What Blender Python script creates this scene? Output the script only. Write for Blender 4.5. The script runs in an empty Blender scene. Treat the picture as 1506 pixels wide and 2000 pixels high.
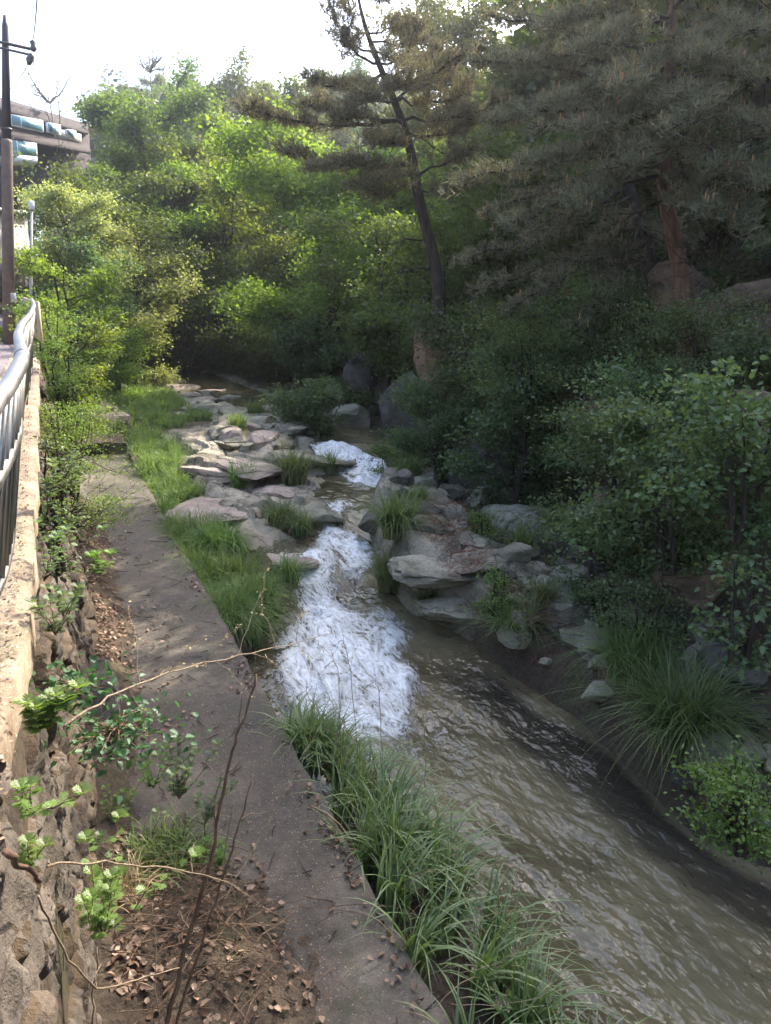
import bpy, math, numpy as np
from math import radians as R, sin, cos, tan, pi
S = bpy.context.scene
COL = S.collection
# ---------------------------------------------------------------- camera
F_PX, YAW, PIT = 1455.0, R(24), R(12.4)
CAM = np.array([0.0, 0.0, 4.6])
cd = bpy.data.cameras.new('camera'); cam = bpy.data.objects.new('camera', cd); COL.objects.link(cam)
cam.location = CAM; cam.rotation_euler = (R(90) - PIT, 0, -YAW)
cd.sensor_fit = 'VERTICAL'; cd.sensor_height = 24; cd.lens = 24 * F_PX / 2000.0
cd.clip_start = 0.05; cd.clip_end = 2000
S.camera = cam
# ---------------------------------------------------------------- light
SUN_EL, SUN_AZ = R(45), R(66)          # azimuth measured from +Y (along the path) towards +X
W = bpy.data.worlds.new('World'); S.world = W; W.use_nodes = True
nt = W.node_tree; bg = nt.nodes['Background']
sky = nt.nodes.new('ShaderNodeTexSky'); sky.sky_type = 'NISHITA'; sky.sun_disc = False
sky.sun_elevation = SUN_EL; sky.sun_rotation = SUN_AZ
sky.air_density = 1.0; sky.dust_density = 4.0; sky.ozone_density = 1.0
nt.links.new(sky.outputs[0], bg.inputs[0]); bg.inputs[1].default_value = 0.15
sl = bpy.data.lights.new('sun', 'SUN'); so = bpy.data.objects.new('sun', sl); COL.objects.link(so)
sl.energy = 3.0; sl.angle = R(0.5); sl.color = (1.0, 0.93, 0.80)
so.rotation_euler = (R(90) - SUN_EL, 0, pi - SUN_AZ)
so.location = (20, 10, 40)
S.view_settings.view_transform = 'Standard'; S.view_settings.look = 'None'
S.view_settings.exposure = 2.22; S.view_settings.gamma = 1; S.view_settings.use_curve_mapping = False
S.cycles.max_bounces = 6; S.cycles.diffuse_bounces = 4; S.cycles.glossy_bounces = 2; S.cycles.transmission_bounces = 3
S.cycles.volume_bounces = 0; S.cycles.transparent_max_bounces = 4
S.cycles.caustics_reflective = False; S.cycles.caustics_refractive = False
S.cycles.use_denoising = True
S.cycles.use_adaptive_sampling = True; S.cycles.adaptive_threshold = 0.02
S.cycles.sample_clamp_indirect = 4

rng = np.random.default_rng(7)
# ---------------------------------------------------------------- geometry of the view (used to find where a thing stands)
def ray(px, py):
    x = (px - 753) / F_PX; z = -(py - 1000) / F_PX
    c, s = cos(PIT), sin(PIT)
    d = np.array([x, c + z * s, -s + z * c])
    c, s = cos(YAW), sin(YAW)
    return np.array([d[0] * c + d[1] * s, -d[0] * s + d[1] * c, d[2]])
def pl(px, py, z0=0.0, s=.06):
    d = ray(px, py); return CAM + d * (z0 - CAM[2]) / (d[2] - s * d[1])
def hd(px, py, dist):
    d = ray(px, py); return CAM + d * dist / math.hypot(d[0], d[1])
# ---------------------------------------------------------------- numpy noise
def _h(ix, iy, iz):
    n = (ix * 374761393 + iy * 668265263 + iz * 2147483647 % 1274126177 + iz * 1442695041) & 0xffffffff
    n = ((n ^ (n >> 13)) * 1274126177) & 0xffffffff
    n = ((n ^ (n >> 16)) * 668265263) & 0xffffffff
    return ((n ^ (n >> 15)) & 0xffff) / 65535.0
def vn(x, y, z=0.0):
    x, y, z = np.broadcast_arrays(np.asarray(x, float), np.asarray(y, float), np.asarray(z, float))
    ix, iy, iz = (np.floor(a).astype(np.int64) for a in (x, y, z))
    fx, fy, fz = x - ix, y - iy, z - iz
    u, v, w = (f * f * (3 - 2 * f) for f in (fx, fy, fz))
    r = 0
    for a in (0, 1):
        for b in (0, 1):
            for c in (0, 1):
                r = r + _h(ix + a, iy + b, iz + c) * (u if a else 1 - u) * (v if b else 1 - v) * (w if c else 1 - w)
    return r
def fbm(x, y, z=0.0, o=4, g=.5):
    r, a, t = 0, 1.0, 0
    for k in range(o):
        r = r + a * (vn(np.asarray(x) * 2**k + 17 * k, np.asarray(y) * 2**k - 9 * k, np.asarray(z) * 2**k + 5 * k) - .5); t += a; a *= g
    return r / t * 2
def worley(x, y, seed=0, off=False):
    x, y = np.broadcast_arrays(np.asarray(x, float), np.asarray(y, float))
    ix, iy = np.floor(x).astype(np.int64), np.floor(y).astype(np.int64)
    f1 = np.full(x.shape, 9.0); f2 = f1.copy(); cid = np.zeros(x.shape); ox = cid.copy(); oy = cid.copy()
    for a in (-1, 0, 1):
        for b in (-1, 0, 1):
            cx, cy = ix + a, iy + b
            px = cx + .1 + .8 * _h(cx, cy, np.int64(seed)); py = cy + .1 + .8 * _h(cx, cy, np.int64(seed + 9))
            d = np.hypot(px - x, py - y); h = _h(cx, cy, np.int64(seed + 21))
            near = d < f1
            f2 = np.where(near, f1, np.minimum(f2, d)); cid = np.where(near, h, cid); f1 = np.where(near, d, f1)
            ox = np.where(near, x - px, ox); oy = np.where(near, y - py, oy)
    return (f1, f2, cid, ox, oy) if off else (f1, f2, cid)
def ss(a, b, x):
    t = np.clip((np.asarray(x, float) - a) / (b - a), 0, 1); return t * t * (3 - 2 * t)
# ---------------------------------------------------------------- mesh helpers
class MB:
    def __init__(s): s.v = []; s.q = []; s.n = 0; s.a = []
    def add(s, V, Q, a=None):
        V = np.asarray(V, float).reshape(-1, 3); Q = np.asarray(Q, np.int64).reshape(-1, 4)
        s.v.append(V); s.q.append(Q + s.n); s.n += len(V)
        s.a.append(np.full(len(Q), rng.random()) if a is None else np.broadcast_to(np.asarray(a, float), (len(Q),)))
        return s
    def tube(s, P, rad, k=6, a=None):
        P = np.asarray(P, float); m = len(P); rad = np.broadcast_to(np.asarray(rad, float), (m,))
        T = np.gradient(P, axis=0); T /= np.linalg.norm(T, axis=1)[:, None] + 1e-9
        up = np.array([0, 0, 1.0]) if abs(T[0][2]) < .8 else np.array([1.0, 0, 0])
        U = np.cross(T, up); U /= np.linalg.norm(U, axis=1)[:, None] + 1e-9
        B = np.cross(T, U)
        an = np.arange(k) * 2 * pi / k
        V = P[:, None] + rad[:, None, None] * (np.cos(an)[None, :, None] * U[:, None] + np.sin(an)[None, :, None] * B[:, None])
        i = np.arange(m - 1)[:, None] * k; j = np.arange(k)[None]
        Q = np.stack([i + j, i + (j + 1) % k, i + k + (j + 1) % k, i + k + j], -1).reshape(-1, 4)
        return s.add(V.reshape(-1, 3), Q, a)
    def rod(s, P, r, k=10, a=None):      # closed ends
        P = np.asarray(P, float); e = (P[1] - P[0]); e = e / np.linalg.norm(e) * 1e-4; f = (P[-1] - P[-2]); f = f / np.linalg.norm(f) * 1e-4
        r = np.broadcast_to(np.asarray(r, float), (len(P),))
        return s.tube(np.vstack([P[0] - e, P, P[-1] + f]), np.r_[1e-4, r, 1e-4], k, a)
    def box(s, c, d, rz=0.0, rx=0.0, a=None, b=0.0):
        c = np.asarray(c, float); h = np.asarray(d, float) / 2
        b = b or min(h) * .12
        V = []
        for z, q in ((-h[2], b), (-h[2] + b, 0), (h[2] - b, 0), (h[2], b)):
            for x, y in ((-1, -1), (1, -1), (1, 1), (-1, 1)):
                V.append((x * (h[0] - q), y * (h[1] - q), z))
        V = np.array(V)
        Q = [(0, 3, 2, 1), (12, 13, 14, 15)]
        for l in range(3):
            for j in range(4): Q.append((l * 4 + j, l * 4 + (j + 1) % 4, l * 4 + 4 + (j + 1) % 4, l * 4 + 4 + j))
        cx, sx = cos(rx), sin(rx); V = V @ np.array([[1, 0, 0], [0, cx, sx], [0, -sx, cx]])
        cz, sz = cos(rz), sin(rz); V = V @ np.array([[cz, sz, 0], [-sz, cz, 0], [0, 0, 1]])
        return s.add(V + c, Q, a)
    def grid(s, X, Y, Z, a=None):
        m, n = X.shape
        i = np.arange(m - 1)[:, None] * n; j = np.arange(n - 1)[None]
        Q = np.stack([i + j, i + j + 1, i + n + j + 1, i + n + j], -1).reshape(-1, 4)
        return s.add(np.stack([X, Y, Z], -1).reshape(-1, 3), Q, a)
    def build(s, name, mat, parent=None, smooth=False, loc=None):
        me = bpy.data.meshes.new(name)
        V = np.concatenate(s.v); Q = np.concatenate(s.q); A = np.concatenate(s.a)
        if loc is not None: V = V - np.asarray(loc)
        me.vertices.add(len(V)); me.vertices.foreach_set('co', V.astype(np.float32).ravel())
        me.loops.add(len(Q) * 4); me.loops.foreach_set('vertex_index', Q.astype(np.int32).ravel())
        me.polygons.add(len(Q)); me.polygons.foreach_set('loop_start', np.arange(0, len(Q) * 4, 4, dtype=np.int32))
        me.polygons.foreach_set('loop_total', np.full(len(Q), 4, np.int32))
        me.update(calc_edges=True)
        at = me.attributes.new('rnd', 'FLOAT', 'FACE'); at.data.foreach_set('value', A.astype(np.float32))
        if smooth: me.polygons.foreach_set('use_smooth', np.ones(len(Q), bool))
        me.materials.append(mat)
        o = bpy.data.objects.new(name, me); COL.objects.link(o)
        if parent is not None: o.parent = parent
        if loc is not None: o.location = loc
        return o
def tag(o, label, cat=None, group=None, kind=None):
    if label: o['label'] = label
    if cat: o['category'] = cat
    if group: o['group'] = group
    if kind: o['kind'] = kind
    return o
def empty(name, loc, label, cat, group=None):
    o = bpy.data.objects.new(name, None); COL.objects.link(o); o.location = loc; o.empty_display_size = .2
    return tag(o, label, cat, group)
def dup(o, loc, rz, sc, label, group=None, tilt=(0, 0)):
    r = o.copy(); COL.objects.link(r); r.location = loc; r.rotation_euler = (tilt[0], tilt[1], rz); r.scale = sc
    r['label'] = label
    if group: r['group'] = group
    elif 'group' in r: del r['group']
    for ch in list(o.children):
        c = ch.copy(); COL.objects.link(c); c.parent = r
    return r
# ---------------------------------------------------------------- materials
def mat(name):
    m = bpy.data.materials.new(name); m.use_nodes = True; n = m.node_tree.nodes; n.clear()
    return m, n, m.node_tree.links
def N(n, t, **k):
    x = n.new('ShaderNode' + t)
    for a, v in k.items(): setattr(x, a, v)
    return x
def noise(n, l, vec, scale, detail=5, rough=.55):
    x = N(n, 'TexNoise'); x.inputs['Scale'].default_value = scale; x.inputs['Detail'].default_value = detail; x.inputs['Roughness'].default_value = rough
    l.new(vec, x.inputs['Vector']); return x.outputs['Fac']
def ramp(n, l, fac, stops, interp='LINEAR'):
    x = N(n, 'ValToRGB'); x.color_ramp.interpolation = interp; e = x.color_ramp.elements
    while len(e) < len(stops): e.new(.5)
    for i, (p, c) in enumerate(stops):
        e[i].position = p; e[i].color = (c, c, c, 1) if isinstance(c, (int, float)) else (*c, 1)
    l.new(fac, x.inputs[0]); return x.outputs[0]
def mix(n, l, fac, a, b, mode='MIX'):
    x = N(n, 'MixRGB', blend_type=mode)
    for i, v in ((0, fac), (1, a), (2, b)):
        if hasattr(v, 'is_linked'): l.new(v, x.inputs[i])
        elif isinstance(v, tuple): x.inputs[i].default_value = (*v, 1)
        else: x.inputs[i].default_value = v if i == 0 else (v, v, v, 1)
    return x.outputs[0]
def mth(n, l, op, a, b=None, clamp=False):
    x = N(n, 'Math', operation=op, use_clamp=clamp)
    for i, v in ((0, a), (1, b)):
        if v is None: continue
        if hasattr(v, 'is_linked'): l.new(v, x.inputs[i])
        else: x.inputs[i].default_value = v
    return x.outputs[0]
def bump(n, l, h, dist=.02, st=1.0):
    x = N(n, 'Bump'); x.inputs['Distance'].default_value = dist; x.inputs['Strength'].default_value = st; l.new(h, x.inputs['Height']); return x.outputs[0]
def principled(n, l, col, rough=.8, nrm=None, spec=.4, metal=0.0):
    p = N(n, 'BsdfPrincipled')
    if hasattr(col, 'is_linked'): l.new(col, p.inputs['Base Color'])
    else: p.inputs['Base Color'].default_value = (*col, 1)
    if hasattr(rough, 'is_linked'): l.new(rough, p.inputs['Roughness'])
    else: p.inputs['Roughness'].default_value = rough
    p.inputs['Specular IOR Level'].default_value = spec; p.inputs['Metallic'].default_value = metal
    if nrm is not None: l.new(nrm, p.inputs['Normal'])
    o = N(n, 'OutputMaterial'); l.new(p.outputs[0], o.inputs[0]); return p
def objco(n): return N(n, 'TexCoord').outputs['Object']
def worldco(n): return N(n, 'NewGeometry').outputs['Position']
def leaf_mat(name, c1, c2, trans, tw=.45, gloss=.05, var=.25):
    m, n, l = mat(name)
    at = N(n, 'Attribute', attribute_name='rnd'); oi = N(n, 'ObjectInfo')
    c = mix(n, l, at.outputs['Fac'], c1, c2)
    hs = N(n, 'HueSaturation'); l.new(c, hs.inputs['Color'])
    l.new(mth(n, l, 'ADD', mth(n, l, 'MULTIPLY', oi.outputs['Random'], .04), .48), hs.inputs['Hue'])
    l.new(mth(n, l, 'ADD', mth(n, l, 'MULTIPLY', oi.outputs['Random'], var * 2), 1 - var), hs.inputs['Value'])
    d = N(n, 'BsdfDiffuse'); l.new(hs.outputs[0], d.inputs[0])
    t = N(n, 'BsdfTranslucent'); l.new(mix(n, l, 1.0, hs.outputs[0], trans, 'MULTIPLY'), t.inputs[0])
    mx = N(n, 'MixShader'); mx.inputs[0].default_value = tw; l.new(d.outputs[0], mx.inputs[1]); l.new(t.outputs[0], mx.inputs[2])
    g = N(n, 'BsdfGlossy'); g.inputs['Roughness'].default_value = .5; g.inputs[0].default_value = (.5, .5, .5, 1)
    m2 = N(n, 'MixShader'); m2.inputs[0].default_value = gloss; l.new(mx.outputs[0], m2.inputs[1]); l.new(g.outputs[0], m2.inputs[2])
    o = N(n, 'OutputMaterial'); l.new(m2.outputs[0], o.inputs[0]); return m
M = {}
#                       base low              base high            tint of light through the leaf
M['leaf_fresh'] = leaf_mat('fresh_leaf', (.085, .135, .024), (.15, .215, .045), (2.1, 1.95, .75), .48)
M['leaf_mid'] = leaf_mat('green_leaf', (.060, .10, .026), (.105, .155, .045), (2.0, 1.9, .8), .45)
M['leaf_dark'] = leaf_mat('dark_leaf', (.050, .082, .036), (.095, .135, .055), (1.9, 1.9, .9), .4, .06)
M['leaf_pale'] = leaf_mat('pale_leaf', (.15, .18, .07), (.25, .27, .11), (1.7, 1.6, .8), .45)
M['leaf_olive'] = leaf_mat('olive_leaf', (.075, .10, .035), (.13, .155, .055), (1.8, 1.7, .8), .4)
M['leaf_shrub'] = leaf_mat('shrub_leaf', (.07, .11, .045), (.15, .205, .085), (1.7, 1.7, .9), .4, .06, .12)
M['leaf_weed'] = leaf_mat('weed_leaf', (.095, .16, .035), (.17, .26, .065), (1.8, 1.9, .9), .4, .05, .1)
M['leaf_vine'] = leaf_mat('vine_leaf', (.03, .09, .035), (.06, .15, .06), (1.6, 1.8, 1.0), .35, .06, .1)
M['needle'] = leaf_mat('pine_needle', (.085, .088, .055), (.20, .18, .11), (1.5, 1.4, .9), .3, .03, .12)
M['needle_b'] = leaf_mat('brownish_pine_needle', (.085, .10, .062), (.23, .225, .15), (1.4, 1.2, .9), .3, .03, .1)
M['needle_far'] = leaf_mat('far_pine_needle', (.05, .065, .045), (.09, .10, .06), (1.3, 1.3, .9), .25, .02, .2)
M['grass'] = leaf_mat('grass_blade', (.075, .135, .035), (.18, .25, .075), (1.8, 1.7, .8), .4, .05, .15)
M['grass_dark'] = leaf_mat('sedge_blade', (.085, .13, .05), (.19, .25, .10), (1.7, 1.7, .8), .4, .05, .15)
M['reed'] = leaf_mat('reed_blade', (.10, .18, .06), (.20, .30, .11), (1.6, 1.7, .9), .38, .10, .1)
M['straw'] = leaf_mat('dry_straw', (.30, .22, .12), (.45, .34, .20), (1.2, 1.1, .8), .3, .03, .1)
M['cone'] = leaf_mat('pollen_cone', (.33, .17, .075), (.45, .25, .11), (1.2, 1, .8), .2, .02, .1)
M['litter'] = leaf_mat('dead_leaf', (.09, .05, .03), (.38, .27, .19), (1.2, 1.0, .8), .2, .04, .1)
M['redneedle'] = leaf_mat('fallen_needle', (.16, .06, .04), (.27, .12, .08), (1.2, 1.0, .8), .1, .02, .1)

def bark_mat(name, c1, c2, sc=9):
    m, n, l = mat(name); co = objco(n)
    mp = N(n, 'Mapping'); mp.inputs['Scale'].default_value = (1, 1, .25); l.new(co, mp.inputs[0])
    f = noise(n, l, mp.outputs[0], sc, 6, .65)
    c = ramp(n, l, f, [(.3, c1), (.7, c2)])
    principled(n, l, c, .9, bump(n, l, f, .03), .2); return m
M['bark'] = bark_mat('dark_bark', (.018, .014, .011), (.075, .058, .045))
M['bark_red'] = bark_mat('red_pine_bark', (.06, .035, .026), (.22, .13, .09), 7)
M['bark_grey'] = bark_mat('grey_bark', (.12, .105, .09), (.28, .25, .22))
M['twig'] = bark_mat('brown_twig', (.10, .06, .04), (.27, .18, .12), 30)
M['twig_pale'] = bark_mat('pale_dry_twig', (.18, .13, .085), (.34, .26, .18), 30)

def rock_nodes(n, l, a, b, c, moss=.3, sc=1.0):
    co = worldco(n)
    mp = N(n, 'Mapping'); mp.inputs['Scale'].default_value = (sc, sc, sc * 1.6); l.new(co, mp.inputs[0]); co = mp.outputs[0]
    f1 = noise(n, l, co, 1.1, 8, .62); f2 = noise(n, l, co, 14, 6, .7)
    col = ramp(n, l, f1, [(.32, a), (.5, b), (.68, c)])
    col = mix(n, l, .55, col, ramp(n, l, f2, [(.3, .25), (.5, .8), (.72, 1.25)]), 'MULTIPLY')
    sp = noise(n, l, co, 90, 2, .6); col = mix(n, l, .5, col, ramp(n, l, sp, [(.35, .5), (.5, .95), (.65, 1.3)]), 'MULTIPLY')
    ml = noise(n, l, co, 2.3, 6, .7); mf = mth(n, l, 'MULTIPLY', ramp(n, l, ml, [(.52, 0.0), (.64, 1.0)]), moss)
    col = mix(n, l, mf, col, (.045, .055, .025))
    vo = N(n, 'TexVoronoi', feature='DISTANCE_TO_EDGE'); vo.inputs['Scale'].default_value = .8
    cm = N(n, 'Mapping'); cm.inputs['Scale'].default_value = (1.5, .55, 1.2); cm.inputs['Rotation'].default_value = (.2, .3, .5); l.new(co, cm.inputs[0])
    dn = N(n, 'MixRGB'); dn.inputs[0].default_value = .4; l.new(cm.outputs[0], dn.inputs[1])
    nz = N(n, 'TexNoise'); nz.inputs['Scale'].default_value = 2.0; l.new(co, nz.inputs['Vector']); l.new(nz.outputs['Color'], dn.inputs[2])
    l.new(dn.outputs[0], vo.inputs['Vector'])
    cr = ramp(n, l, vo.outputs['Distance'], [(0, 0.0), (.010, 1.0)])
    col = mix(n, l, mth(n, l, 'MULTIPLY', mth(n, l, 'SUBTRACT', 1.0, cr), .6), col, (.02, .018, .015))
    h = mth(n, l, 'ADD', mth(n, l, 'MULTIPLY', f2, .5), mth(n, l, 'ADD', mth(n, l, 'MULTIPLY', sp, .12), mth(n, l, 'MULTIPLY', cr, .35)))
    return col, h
def rock_mat(name, *k):
    m, n, l = mat(name); col, h = rock_nodes(n, l, *k)
    principled(n, l, col, .82, bump(n, l, h, .06, .9), .3); return m
M['granite'] = rock_mat('grey_granite', (.15, .135, .095), (.31, .28, .21), (.45, .41, .315), .6)
M['granite_pink'] = rock_mat('pinkish_granite', (.22, .165, .135), (.38, .30, .25), (.50, .41, .35), .3)
M['cliff'] = rock_mat('brown_cliff_rock', (.07, .05, .035), (.17, .115, .08), (.30, .19, .125), .5)
M['cliff_orange'] = rock_mat('orange_cliff_rock', (.12, .085, .06), (.28, .17, .11), (.42, .25, .15), .25)
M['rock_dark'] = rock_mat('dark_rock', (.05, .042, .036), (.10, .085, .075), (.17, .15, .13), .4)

def soil_mat(rocky=False):
    m, n, l = mat('forest_floor'); co = worldco(n)
    f1 = noise(n, l, co, .9, 8, .65); f2 = noise(n, l, co, 16, 6, .75)
    col = ramp(n, l, f1, [(.3, (.05, .038, .028)), (.5, (.12, .09, .065)), (.7, (.09, .095, .045))])
    col = mix(n, l, .7, col, ramp(n, l, f2, [(.3, .35), (.55, 1.0), (.75, 1.7)]), 'MULTIPLY')
    if rocky:
        at = N(n, 'Attribute', attribute_name='rocky'); rc, rh = rock_nodes(n, l, (.15, .13, .095), (.33, .29, .22), (.47, .415, .325), .55)
        k = ramp(n, l, mth(n, l, 'ADD', at.outputs['Fac'], mth(n, l, 'MULTIPLY', mth(n, l, 'SUBTRACT', f2, .5), .9)), [(.42, 0.0), (.58, 1.0)])
        col = mix(n, l, k, col, rc); f2 = mix(n, l, k, f2, rh)
    principled(n, l, col, .9, bump(n, l, f2, .06), .2); return m
M['soil'] = soil_mat()
def concrete_mat(name, a, b, c, sc=1.0, peb=.35):
    m, n, l = mat(name); co = worldco(n)
    f1 = noise(n, l, co, .8 * sc, 8, .65); f2 = noise(n, l, co, 9 * sc, 7, .7); f3 = noise(n, l, co, 70, 3, .7)
    col = ramp(n, l, f1, [(.34, a), (.5, b), (.66, c)])
    col = mix(n, l, .6, col, ramp(n, l, f2, [(.3, .45), (.52, .95), (.74, 1.35)]), 'MULTIPLY')
    ms = noise(n, l, co, 1.7, 7, .7); col = mix(n, l, ramp(n, l, ms, [(.54, 0.0), (.66, .6)]), col, (.05, .06, .028))
    vo = N(n, 'TexVoronoi'); vo.inputs['Scale'].default_value = 38; l.new(co, vo.inputs['Vector'])
    pb = ramp(n, l, vo.outputs['Distance'], [(.1, 1.0), (.38, 0.0)])
    pc = mth(n, l, 'MULTIPLY', pb, mth(n, l, 'GREATER_THAN', noise(n, l, co, 21, 2), .55))
    col = mix(n, l, mth(n, l, 'MULTIPLY', pc, peb), col, (.50, .46, .42))
    col = mix(n, l, .4, col, ramp(n, l, f3, [(.3, .5), (.7, 1.4)]), 'MULTIPLY')
    h = mth(n, l, 'ADD', f2, mth(n, l, 'ADD', mth(n, l, 'MULTIPLY', f3, .4), mth(n, l, 'MULTIPLY', pc, .3)))
    principled(n, l, col, ramp(n, l, f1, [(.35, .55), (.6, .9)]), bump(n, l, h, .02, .8), .35); return m
M['path'] = concrete_mat('weathered_path_concrete', (.040, .031, .024), (.088, .072, .056), (.16, .135, .108))
M['coping'] = concrete_mat('sandy_coping_concrete', (.12, .085, .055), (.25, .185, .125), (.38, .30, .21), 2.2, .6)
M['block'] = concrete_mat('stained_block_concrete', (.12, .085, .07), (.22, .165, .135), (.32, .25, .20))
def road_mat():
    m, n, l = mat('asphalt'); co = worldco(n)
    f = noise(n, l, co, 60, 3, .7); g = noise(n, l, co, 1.2, 4)
    col = mix(n, l, .6, ramp(n, l, g, [(.3, (.15, .125, .125)), (.7, (.24, .20, .20))]), ramp(n, l, f, [(.3, .6), (.7, 1.3)]), 'MULTIPLY')
    principled(n, l, col, .9, bump(n, l, f, .01), .25); return m
M['road'] = road_mat()
def stone_wall_mat():
    m, n, l = mat('mortared_stone'); co = worldco(n)
    at = N(n, 'Attribute', attribute_name='rnd')
    f2 = noise(n, l, co, 7, 8, .72); f3 = noise(n, l, co, 60, 3, .7); f1 = noise(n, l, co, 1.3, 6, .6)
    col = ramp(n, l, at.outputs['Fac'], [(0, (.10, .07, .045)), (.12, (.10, .07, .045)), (.2, (.06, .048, .04)), (.5, (.11, .09, .073)), (.8, (.17, .14, .115)), (1, (.10, .07, .048))])
    col = mix(n, l, .75, col, ramp(n, l, f2, [(.3, .3), (.5, .85), (.72, 1.5)]), 'MULTIPLY')
    col = mix(n, l, .5, col, ramp(n, l, f3, [(.3, .5), (.7, 1.4)]), 'MULTIPLY')
    col = mix(n, l, ramp(n, l, f1, [(.5, 0.0), (.62, .7)]), col, (.05, .04, .028))
    h = mth(n, l, 'ADD', f2, mth(n, l, 'MULTIPLY', f3, .35))
    principled(n, l, col, .9, bump(n, l, h, .04, .9), .25); return m
M['stone_wall'] = stone_wall_mat()
def plain(name, col, rough=.6, metal=0.0, sc=12, amt=.25, spec=.4):
    m, n, l = mat(name); f = noise(n, l, objco(n), sc, 6, .6)
    c = mix(n, l, amt, col, ramp(n, l, f, [(.3, .35), (.7, 1.5)]), 'MULTIPLY')
    principled(n, l, c, ramp(n, l, f, [(.3, max(.05, rough - .12)), (.7, min(1, rough + .15))]), bump(n, l, f, .003), spec, metal); return m
M['steel'] = plain('galvanised_steel', (.27, .26, .25), .45, 1.0, 3, .25)
M['rust'] = plain('rusty_steel_collar', (.20, .11, .07), .7, .3)
M['fence'] = plain('beige_fence_slat', (.42, .33, .22), .7)
M['pole'] = plain('brown_pole_concrete', (.15, .11, .09), .8, 0, 6, .5)
M['darkmetal'] = plain('dark_metal', (.06, .055, .06), .5, .4)
M['wire'] = plain('black_cable', (.02, .02, .02), .6)
M['porcelain'] = plain('grey_insulator', (.10, .09, .09), .3)
M['shingle'] = plain('reddish_roof_shingle', (.035, .026, .025), .9, 0, 40, .6)
M['bwall'] = plain('purple_grey_render', (.055, .045, .048), .85, 0, 8, .3)
M['white'] = plain('off_white_render', (.62, .62, .62), .7, 0, 8, .2)
M['greywall'] = plain('grey_concrete_wall', (.36, .34, .33), .85, 0, 3, .5)
M['glass'] = plain('blue_window_glass', (.10, .22, .26), .08, 0, 2, .1, .8)
def water_mat():
    m, n, l = mat('stream_water'); pos = worldco(n)
    at = N(n, 'Attribute', attribute_name='foam'); dp = N(n, 'Attribute', attribute_name='water_tone')
    mp = N(n, 'Mapping'); mp.inputs['Rotation'].default_value = (0, 0, R(18)); mp.inputs['Scale'].default_value = (1.8, .8, 1); l.new(pos, mp.inputs[0]); co = mp.outputs[0]
    n1 = noise(n, l, co, 2.6, 8, .68); n2 = noise(n, l, co, 9, 6, .7); n3 = noise(n, l, co, 32, 4, .7)
    wv = N(n, 'TexWave'); wv.inputs['Scale'].default_value = 1.1; wv.inputs['Distortion'].default_value = 9; wv.inputs['Detail'].default_value = 4; wv.inputs['Detail Scale'].default_value = 2.2; l.new(co, wv.inputs['Vector'])
    for q in n:
        if q.type == 'TEX_NOISE': q.inputs['Distortion'].default_value = .9
    m2 = N(n, 'Mapping'); m2.inputs['Rotation'].default_value = (0, 0, R(14)); m2.inputs['Scale'].default_value = (1.5, .55, 1); l.new(pos, m2.inputs[0])
    def ridge(sc, de):
        q = noise(n, l, m2.outputs[0], sc, de, .6); q.node.inputs['Distortion'].default_value = 1.6
        return mth(n, l, 'SUBTRACT', 1.0, mth(n, l, 'MULTIPLY', mth(n, l, 'ABSOLUTE', mth(n, l, 'SUBTRACT', q, .5)), 2.6))
    v = mth(n, l, 'ADD', mth(n, l, 'MULTIPLY', ridge(1.7, 4), .42), mth(n, l, 'ADD', mth(n, l, 'MULTIPLY', ridge(5.0, 4), .36), mth(n, l, 'MULTIPLY', n3, .22)))
    t = mth(n, l, 'SUBTRACT', v, mth(n, l, 'SUBTRACT', .98, mth(n, l, 'MULTIPLY', at.outputs['Fac'], .41)))
    ff = mth(n, l, 'MULTIPLY', t, 3.6, True)
    bed = noise(n, l, pos, .7, 5, .6)
    deep = ramp(n, l, dp.outputs['Fac'], [(0.0, (.06, .048, .03)), (.35, (.15, .125, .07)), (.75, (.12, .10, .06)), (1.0, (.035, .030, .022))])  # water colour by tone value, darkest at the top end
    deep = mix(n, l, .8, deep, ramp(n, l, bed, [(.35, .45), (.6, 1.2)]), 'MULTIPLY')
    col = mix(n, l, ff, deep, (.90, .92, .93))
    rg = ramp(n, l, ff, [(0, .06), (.5, .6)])
    w1 = noise(n, l, co, 2.2, 2, .4); w2 = noise(n, l, co, 6.5, 2, .45); w3 = noise(n, l, co, 16, 1, .4)
    h = mth(n, l, 'ADD', mth(n, l, 'MULTIPLY', w1, 1.0), mth(n, l, 'ADD', mth(n, l, 'MULTIPLY', w2, .42), mth(n, l, 'MULTIPLY', w3, .12)))
    h = mth(n, l, 'ADD', h, mth(n, l, 'MULTIPLY', mth(n, l, 'MULTIPLY', n2, ff), .9))
    hc = mth(n, l, 'MULTIPLY', h, ramp(n, l, bed, [(.38, .35), (.58, 1.0)])); bn = bump(n, l, hc, .085, 1.0); d = N(n, 'BsdfDiffuse'); l.new(col, d.inputs[0]); l.new(bump(n, l, mth(n, l, 'MULTIPLY', n1, ff), .05, 1.0), d.inputs['Normal'])
    gl_ = N(n, 'BsdfGlossy'); l.new(rg, gl_.inputs['Roughness']); gl_.inputs[0].default_value = (1, 1, 1, 1); l.new(bn, gl_.inputs['Normal'])
    fr = N(n, 'Fresnel'); fr.inputs['IOR'].default_value = 1.45; l.new(bn, fr.inputs['Normal']); ms = N(n, 'MixShader'); l.new(fr.outputs[0], ms.inputs[0]); l.new(d.outputs[0], ms.inputs[1]); l.new(gl_.outputs[0], ms.inputs[2])
    o = N(n, 'OutputMaterial'); l.new(ms.outputs[0], o.inputs[0])
    return m
M['water'] = water_mat()

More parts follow.
